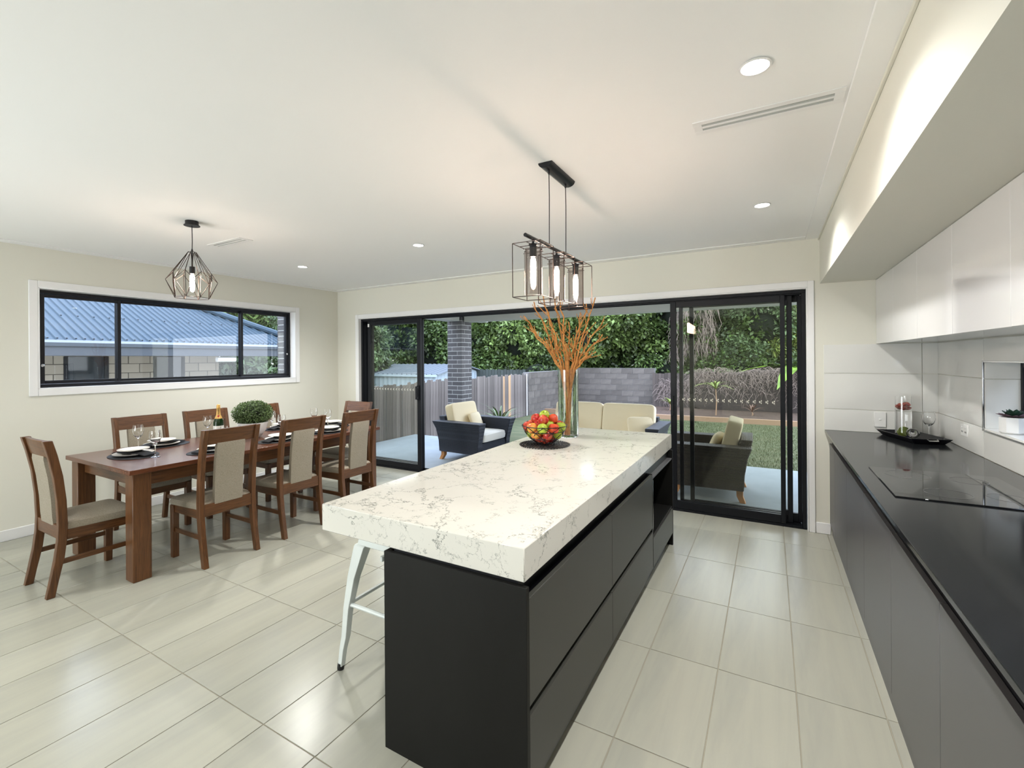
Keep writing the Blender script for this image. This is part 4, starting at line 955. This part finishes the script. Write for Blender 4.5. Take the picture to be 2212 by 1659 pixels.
# garden plants
def blade_plant(name, label, loc, n, L_, w_, m, seed, stem_h=0, droop=.8):
    r = random.Random(seed); t = thing(name, label, 'plant', loc)
    if stem_h: MB().tube([(0, 0, 0), (.02, 0, stem_h*.5), (0, .01, stem_h)], [.02, .016, .014], 6).build('stem', M['sleeper'], t)
    for k in range(n):
        a_ = 2*PI*k/n+r.uniform(-.3, .3); d = Vector((math.cos(a_), math.sin(a_), 0)); s_ = Vector((-math.sin(a_), math.cos(a_), 0)); rr = []; el = r.uniform(.7, 1.3); l2 = L_*r.uniform(.7, 1.1)
        m_ = MB()
        for q in range(7):
            tt = q/6; c_ = Vector((0, 0, stem_h))+d*l2*(tt*math.cos(el)+droop*.3*tt*tt)+Vector((0, 0, l2*(math.sin(el)*tt-droop*.55*tt*tt))); ww = w_*math.sin(PI*(.12+.88*tt))**.7 if q < 6 else .002
            rr += [c_+s_*ww+Vector((0, 0, ww*.25)), c_, c_-s_*ww+Vector((0, 0, ww*.25))]
        m_.add(rr, [(q*3+e, q*3+e+1, q*3+e+4, q*3+e+3) for q in range(6) for e in (0, 1)], 0, True); m_.build('leaf', m, t)
    return t
blade_plant('palm_shrub', 'small dark palm shrub at the foot of the brick column', (-5.15, 8.6, -.19), 22, .95, .020, M['leaf_dark'], 1, .25)
blade_plant('ginger_plant', 'small bright green leafy plant in the bed left of the door stile', (-2.75, 15.0, -.12), 12, .42, .035, M['leaf_lime'], 2, .2)
blade_plant('young_palm', 'young palm with arching pale fronds seen through the right door', (-1.35, 14.2, -.12), 10, .75, .03, M['leaf_lime'], 6, .75, 1.2)
blade_plant('red_cordyline', 'spiky reddish plant in the bed seen above the armchair', (-.45, 14.6, -.12), 12, .55, .018, mat('reddish_leaf', (.16, .09, .06), .6), 8, .1)
blade_plant('banana_plant', 'banana plant with big yellow-green leaves behind the vine fence', (.95, 16.9, -.2), 7, 2.3, .24, M['leaf_ban'], 14, 1.0, 1.5)

# trees
def tree(label, x, y, z0, blobs, n, lw, ll, m, seed, trunk=.16, flat=.4):
    t = thing('garden_tree', label, 'tree', (x, y, z0), 0, 'trees beyond the garden fences')
    h = max(b[2] for b in blobs); tk = MB().tube([(0, 0, 0), (.08, .05, h*.3), (-.05, 0, h*.6), (0, 0, h*.9)], [trunk, trunk*.85, trunk*.6, trunk*.2], 9)
    for b in blobs[:6]: tk.tube([(0, 0, h*.35), (b[0]*.5, b[1]*.5, h*.45), (b[0], b[1], b[2])], [trunk*.5, trunk*.35, trunk*.12], 6)
    tk.build('trunk', M['bark'], t)
    rs = random.Random(seed); sub = []
    for b in blobs:     # break each blob into clusters
        for k in range(20):
            a_, e_ = rs.uniform(0, 2*PI), rs.uniform(-1.2, 1.2); q = rs.choice((.84, .84, .6)); s_ = rs.uniform(.28, .48)
            sub.append((b[0]+q*b[3]*math.cos(a_)*math.cos(e_), b[1]+q*b[4]*math.sin(a_)*math.cos(e_), b[2]+q*b[5]*math.sin(e_), b[3]*s_, b[4]*s_, b[5]*s_*.8))
    V, k = leaves(sub, int(n*1.7), lw*1.12, ll*1.05, seed, flat, .4, .5); leaf_obj('foliage', V, k, m, t, kind='stuff')
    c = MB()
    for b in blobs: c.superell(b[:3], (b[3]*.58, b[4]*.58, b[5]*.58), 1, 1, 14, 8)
    c.build('crown_light_blocker', M['core'], t)  # dark blobs added so light does not pass through the leaves
def bl(specs): return specs
tree('dense dark evergreen behind the steel shed', -12.5, 15.5, -1.2, [(-1.5, 0, 3.4, 1.7, 1.3, 1.6), (.6, -.3, 3.0, 1.6, 1.2, 1.5), (2.2, .2, 3.9, 1.6, 1.3, 1.7), (.3, .5, 4.9, 1.9, 1.3, 1.4), (-2.6, .3, 4.9, 1.5, 1.2, 1.4)], 34000, .045, .15, M['leaf_dark'], 21)
tree('glossy green tree left of the brick column', -9.4, 15.8, -1.2, [(-.8, -.4, 3.2, 1.3, 1.1, 1.5), (.8, -.2, 3.4, 1.3, 1.1, 1.5), (0, 0, 4.8, 1.7, 1.2, 1.5)], 24000, .042, .14, M['leaf_mid'], 22)
tree('bright leafy tree right of the brick column', -7.1, 17.6, -.6, [(-.9, -.6, 2.5, 1.4, 1.1, 1.1), (.9, -.5, 2.9, 1.4, 1.1, 1.2), (0, 0, 4.0, 2.0, 1.3, 1.4), (1.9, -.3, 3.7, 1.3, 1.1, 1.2)], 30000, .045, .15, M['leaf_mid'], 23, .30)
tree('broad-leafed tree with a dark gap below, behind the orange branches', -4.3, 19.2, -.4, [(-1.0, -.3, 3.3, 1.6, 1.2, 1.2), (.9, -.5, 2.6, 1.5, 1.1, 1.1), (.2, 0, 4.4, 2.1, 1.3, 1.5), (2.2, 0, 3.6, 1.4, 1.1, 1.4)], 30000, .045, .15, M['leaf_mid'], 24, .28)
tree('dark tree with hanging dry strands left of the door stile', -2.0, 18.6, -.3, [(-.9, -.3, 3.4, 1.3, 1.1, 1.3), (.7, -.2, 2.6, 1.2, 1.0, 1.4), (.3, 0, 4.3, 1.7, 1.1, 1.3)], 22000, .040, .13, M['leaf_dark'], 25, .2)
tree('grey-green shrub tree seen through the left part of the right door', -.55, 18.4, -.3, [(-.5, -.3, 1.7, .9, .8, 1.0), (.3, -.2, 2.9, 1.1, .9, 1.2), (-.3, .1, 4.0, 1.2, 1.0, 1.1)], 16000, .03, .14, M['leaf_blue'], 26, .12)
tree('feathery yellow-green tree seen through the right door', 1.1, 18.9, -.3, [(-.4, -.4, 1.8, 1.2, .9, .9), (.7, -.3, 2.6, 1.2, 1.0, .9), (.1, 0, 3.2, 1.2, 1.0, .8)], 26000, .018, .17, M['leaf_lime'], 27, .15, .9)
tree('tall bamboo-like tree behind the feathery one', -.2, 21.5, -.3, [(-1.6, 0, 4.1, 1.3, 1.0, 1.3), (2.6, 0, 3.6, 1.5, 1.0, 1.6), (1.2, .3, 5.3, 1.9, 1.2, 1.2), (-.6, .2, 2.6, 1.6, 1.0, 1.4)], 22000, .02, .22, M['leaf_blue'], 28, .12, .9)
tree('dark shrub tree at the far right behind the vine fence', 3.2, 18.9, -.3, [(-.3, -.3, 2.0, 1.1, .9, 1.2), (.6, 0, 3.4, 1.3, 1.0, 1.3), (.1, 0, 4.6, 1.3, 1.0, 1.1)], 16000, .035, .14, M['leaf_dark'], 29, .15)
tree('big dark tree closing the back of the garden', -7.5, 23.5, -.5, [(-9.0, 0, 4.2, 3.0, 1.5, 3.2), (-5.0, 0, 4.6, 3.0, 1.5, 3.2), (-1.0, 0, 4.4, 3.0, 1.5, 3.4), (2.5, 0, 4.6, 3.0, 1.5, 3.2), (5.6, 0, 4.3, 2.4, 1.5, 3.0)], 36000, .07, .22, M['leaf_dark'], 30, .3)
tree('low dark shrubs above the grey block wall', -4.6, 17.9, -.3, [(-2.6, -.2, 1.2, 1.2, .8, 1.1), (-.9, 0, 1.1, 1.2, .8, 1.1), (.9, -.1, 1.2, 1.2, .8, 1.1), (2.6, 0, 1.1, 1.2, .8, 1.1)], 16000, .035, .12, M['leaf_dark'], 41, .05)
tree('low dark shrubs above the vine fence', 1.0, 17.5, -.3, [(-1.8, -.1, 1.1, 1.1, .8, 1.0), (-.1, .1, 1.1, 1.1, .8, 1.0), (1.7, 0, 1.1, 1.1, .8, 1.0), (3.2, 0, 1.3, 1.1, .8, 1.0)], 12000, .03, .12, M['leaf_dark'], 42, .05)
tree('low dark shrubs behind the steel shed', -10.5, 14.6, -1.2, [(-2.6, 0, 1.6, 1.4, .7, 1.3), (-.6, 0, 1.6, 1.4, .7, 1.3), (1.4, 0, 1.7, 1.4, .7, 1.3), (3.2, .3, 1.8, 1.2, .7, 1.3)], 14000, .035, .13, M['leaf_dark'], 43, .05)
# hanging dry strands
hs = MB(); vr = random.Random(4)
for k in range(420):
    x = vr.uniform(-3.1, -1.6); z = vr.uniform(1.9, 4.0); y0 = 17.25+vr.uniform(-.1, .3); P = [Vector((x, y0, z))]
    for q in range(4): P.append(P[-1]+Vector((vr.uniform(-.09, .09), vr.uniform(-.05, .05), -vr.uniform(.08, .26))))
    hs.tube(P, .006, 3, smooth=False)
hso = hs.build('hanging_vine', M['twig'], kind='stuff'); hso['label'] = 'grey dry vine strands hanging from the trees left of the door stile'; hso['category'] = 'vine'

# shed
sh = thing('garden_shed', 'pale steel garden shed beyond the paling fence', 'shed', (-10.6, 11.0, -1.2))
def ribbed(x0, x1, z0, z1, y, step=.10, d=.012):
    m = MB(); x = x0; P = []
    while x < x1-1e-6:
        P += [(x, 0), (x+step*.55, 0), (x+step*.65, -d), (x+step*.9, -d)]; x += step
    P.append((x1, 0)); m.add([(a_, y+b_, z0) for a_, b_ in P]+[(a_, y+b_, z1) for a_, b_ in P], [(i, i+1, len(P)+i+1, len(P)+i) for i in range(len(P)-1)]); return m
ribbed(-2.6, 1.75, 0, 2.25, 0, .19).build('front_wall', M['shed'], sh)
s_ = ribbed(0, 2.6, 0, 2.30, 0, .16, .02); s_.xf(Matrix.Translation((1.75, 0, 0)) @ Matrix.Rotation(PI/2, 4, 'Z')); s_.build('side_wall', M['shed'], sh)
rf = MB(); x = -2.7; P = []
while x < 1.85:
    P += [(x, 0), (x+.12, 0), (x+.14, .03), (x+.18, .03), (x+.20, 0)]; x += .20
N_ = len(P)
rf.add([(a_, -.08, 2.26+b_) for a_, b_ in P]+[(a_, 1.3, 2.56+b_) for a_, b_ in P]+[(a_, 2.68, 2.26+b_) for a_, b_ in P], [(i+r_*N_, i+1+r_*N_, N_+i+1+r_*N_, N_+i+r_*N_) for r_ in (0, 1) for i in range(N_-1)]).build('roof_sheet', M['shedr'], sh)
MB().prism([(-.0, 2.24), (1.3, 2.54), (2.6, 2.24)], 'x', 1.73, 1.76).build('gable', M['shed'], sh)
MB().box(-2.7, 1.86, -.10, -.07, 2.20, 2.27).build('eave_trim', M['shed'], sh)

# neighbouring house through the left window (x = distance out, y along)
nh = thing('neighbouring_house', 'cream brick house with blue-grey ribbed steel roof outside the left window', 'house', (-8.6, 0, 0))
EX, EZ = 0, 1.78; slope = math.tan(math.radians(23.5))
def rz(x): return EZ+.02+(-x)*slope
rf = MB(); y = -3.0; yend = 8.3; P = []
st = .10
hipy = lambda x: 6.45+x*.68          # far end, clipped by hip
Q = []
y = -3.0
while y < 6.45:
    Q += [(y, 0), (y+.062, 0), (y+.072, .022), (y+.088, .022), (y+.098, 0)]; y += st
vs1 = []; vs2 = []
for (yy, b_) in Q:
    xt = -5.2; 
    if yy > hipy(xt): xt = (yy-6.45)/.68
    xt = min(xt, -.0); vs1.append((.08, yy, rz(.08)+b_)); vs2.append((xt, yy, rz(xt)+b_))
N_ = len(Q); rf.add(vs1+vs2, [(i, i+1, N_+i+1, N_+i) for i in range(N_-1)]).build('roof_sheets', M['roofst'], nh)
MB().add([(.05, 6.5, rz(0)), (-5.2, hipy(-5.2), rz(-5.2)), (-5.2, 6.5, rz(0)+.02)], [(0, 1, 2)]).build('hip_roof', M['roofst'], nh)
MB().tube([(.05, 6.47, rz(0)+.05), (-5.2, hipy(-5.2)+.02, rz(-5.2)+.05)], .06, 8).build('hip_cap', M['roofst'], nh)
sc_ = MB()
for xs in (-.10, -1.0, -2.0, -3.0):
    for i, y in enumerate(np.arange(-.9, 6.2, st)):
        if y < hipy(xs)-.1 and (i % 2 == 0 or xs == -.10): sc_.superell((xs, y+.080, rz(xs)+.026), (.013, .013, .010), 1, 1, 6, 4)
sc_.build('roof_screws', M['chan'], nh, kind='stuff')
MB().prism([(.02, EZ-.03), (.14, EZ-.03), (.15, EZ+.02), (.02, EZ+.06)], 'y', -3, 6.5).build('gutter', mat('dark_gutter', (.085, .10, .12), .4), nh)
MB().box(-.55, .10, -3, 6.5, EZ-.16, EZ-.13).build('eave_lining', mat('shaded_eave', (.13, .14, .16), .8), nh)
MB().box(.09, .115, -3, 6.5, EZ-.16, EZ-.02).build('fascia', mat('slate_fascia', (.075, .085, .10), .6), nh)
wl2 = MB().box(-.70, -.51, -3, 4.85, -1.2, EZ-.16).build('wall', mat('house_mortar', (.12, .105, .09), .9), nh)
bm_ = {}
z = .62; c = 0
opens = [(2.66, 3.19), (3.79, 4.27)]
while z < EZ-.18:
    y = -.6+(0 if c % 2 else .15)
    while y < 4.85:
        a0, a1 = y+.004, min(y+.292, 4.85)
        for (q0, q1) in opens:
            if a0 < q0 < a1: a1 = q0
            if a0 < q1 < a1: a0 = q1
            if a0 >= q0 and a1 <= q1: a1 = a0
        if a1-a0 > .03:
            w_ = round(a1-a0, 2)
            if w_ not in bm_: bm_[w_] = MB().box(-.02, .0, 0, w_, 0, .138).mesh('brick', M['bricky'], .002)
            link('brick', bm_[w_], wl2, (-.50, a0, z))
        y += .30
    z += .147; c += 1
for (q0, q1) in opens:
    wo = MB().box(-.515, -.490, q0, q0+.05, .5, EZ-.17).box(-.515, -.490, q1-.05, q1, .5, EZ-.17).build('window_frame', M['black'], nh)
    MB().box(-.507, -.503, q0+.05, q1-.05, .5, EZ-.17).build('window_pane', mat('dark_window', (.02, .025, .03), .05), wo)
MB().lathe([(.045, 0), (.045, .32)], (0, 0, 0), 12).build('downpipe', M['trim'], nh, loc=(.02, 4.86, 1.56), rot=(PI/2, 0, 0))
# shrubs past the end of the neighbouring house
tree('leafy shrub past the neighbouring house corner', -12.6, 9.6, -1.2, [(-.2, -2.6, 1.7, 1.0, 1.3, 1.4), (.0, -1.2, 1.8, 1.0, 1.4, 1.4), (.3, .4, 2.2, 1.0, 1.4, 1.5), (0, 2, 2.6, 1.1, 1.4, 1.6), (0, .6, 4.0, 1.2, 1.7, 1.4)], 26000, .035, .17, M['leaf_blue'], 31, .1)
tree('tall palm-leafed tree above the neighbouring roof', -15.5, 9.5, -1.2, [(0, -.4, 5.2, 2.2, 1.6, 1.6), (1.2, .4, 3.6, 1.8, 1.4, 1.5)], 15000, .035, .26, M['leaf_mid'], 32, .2, .9)
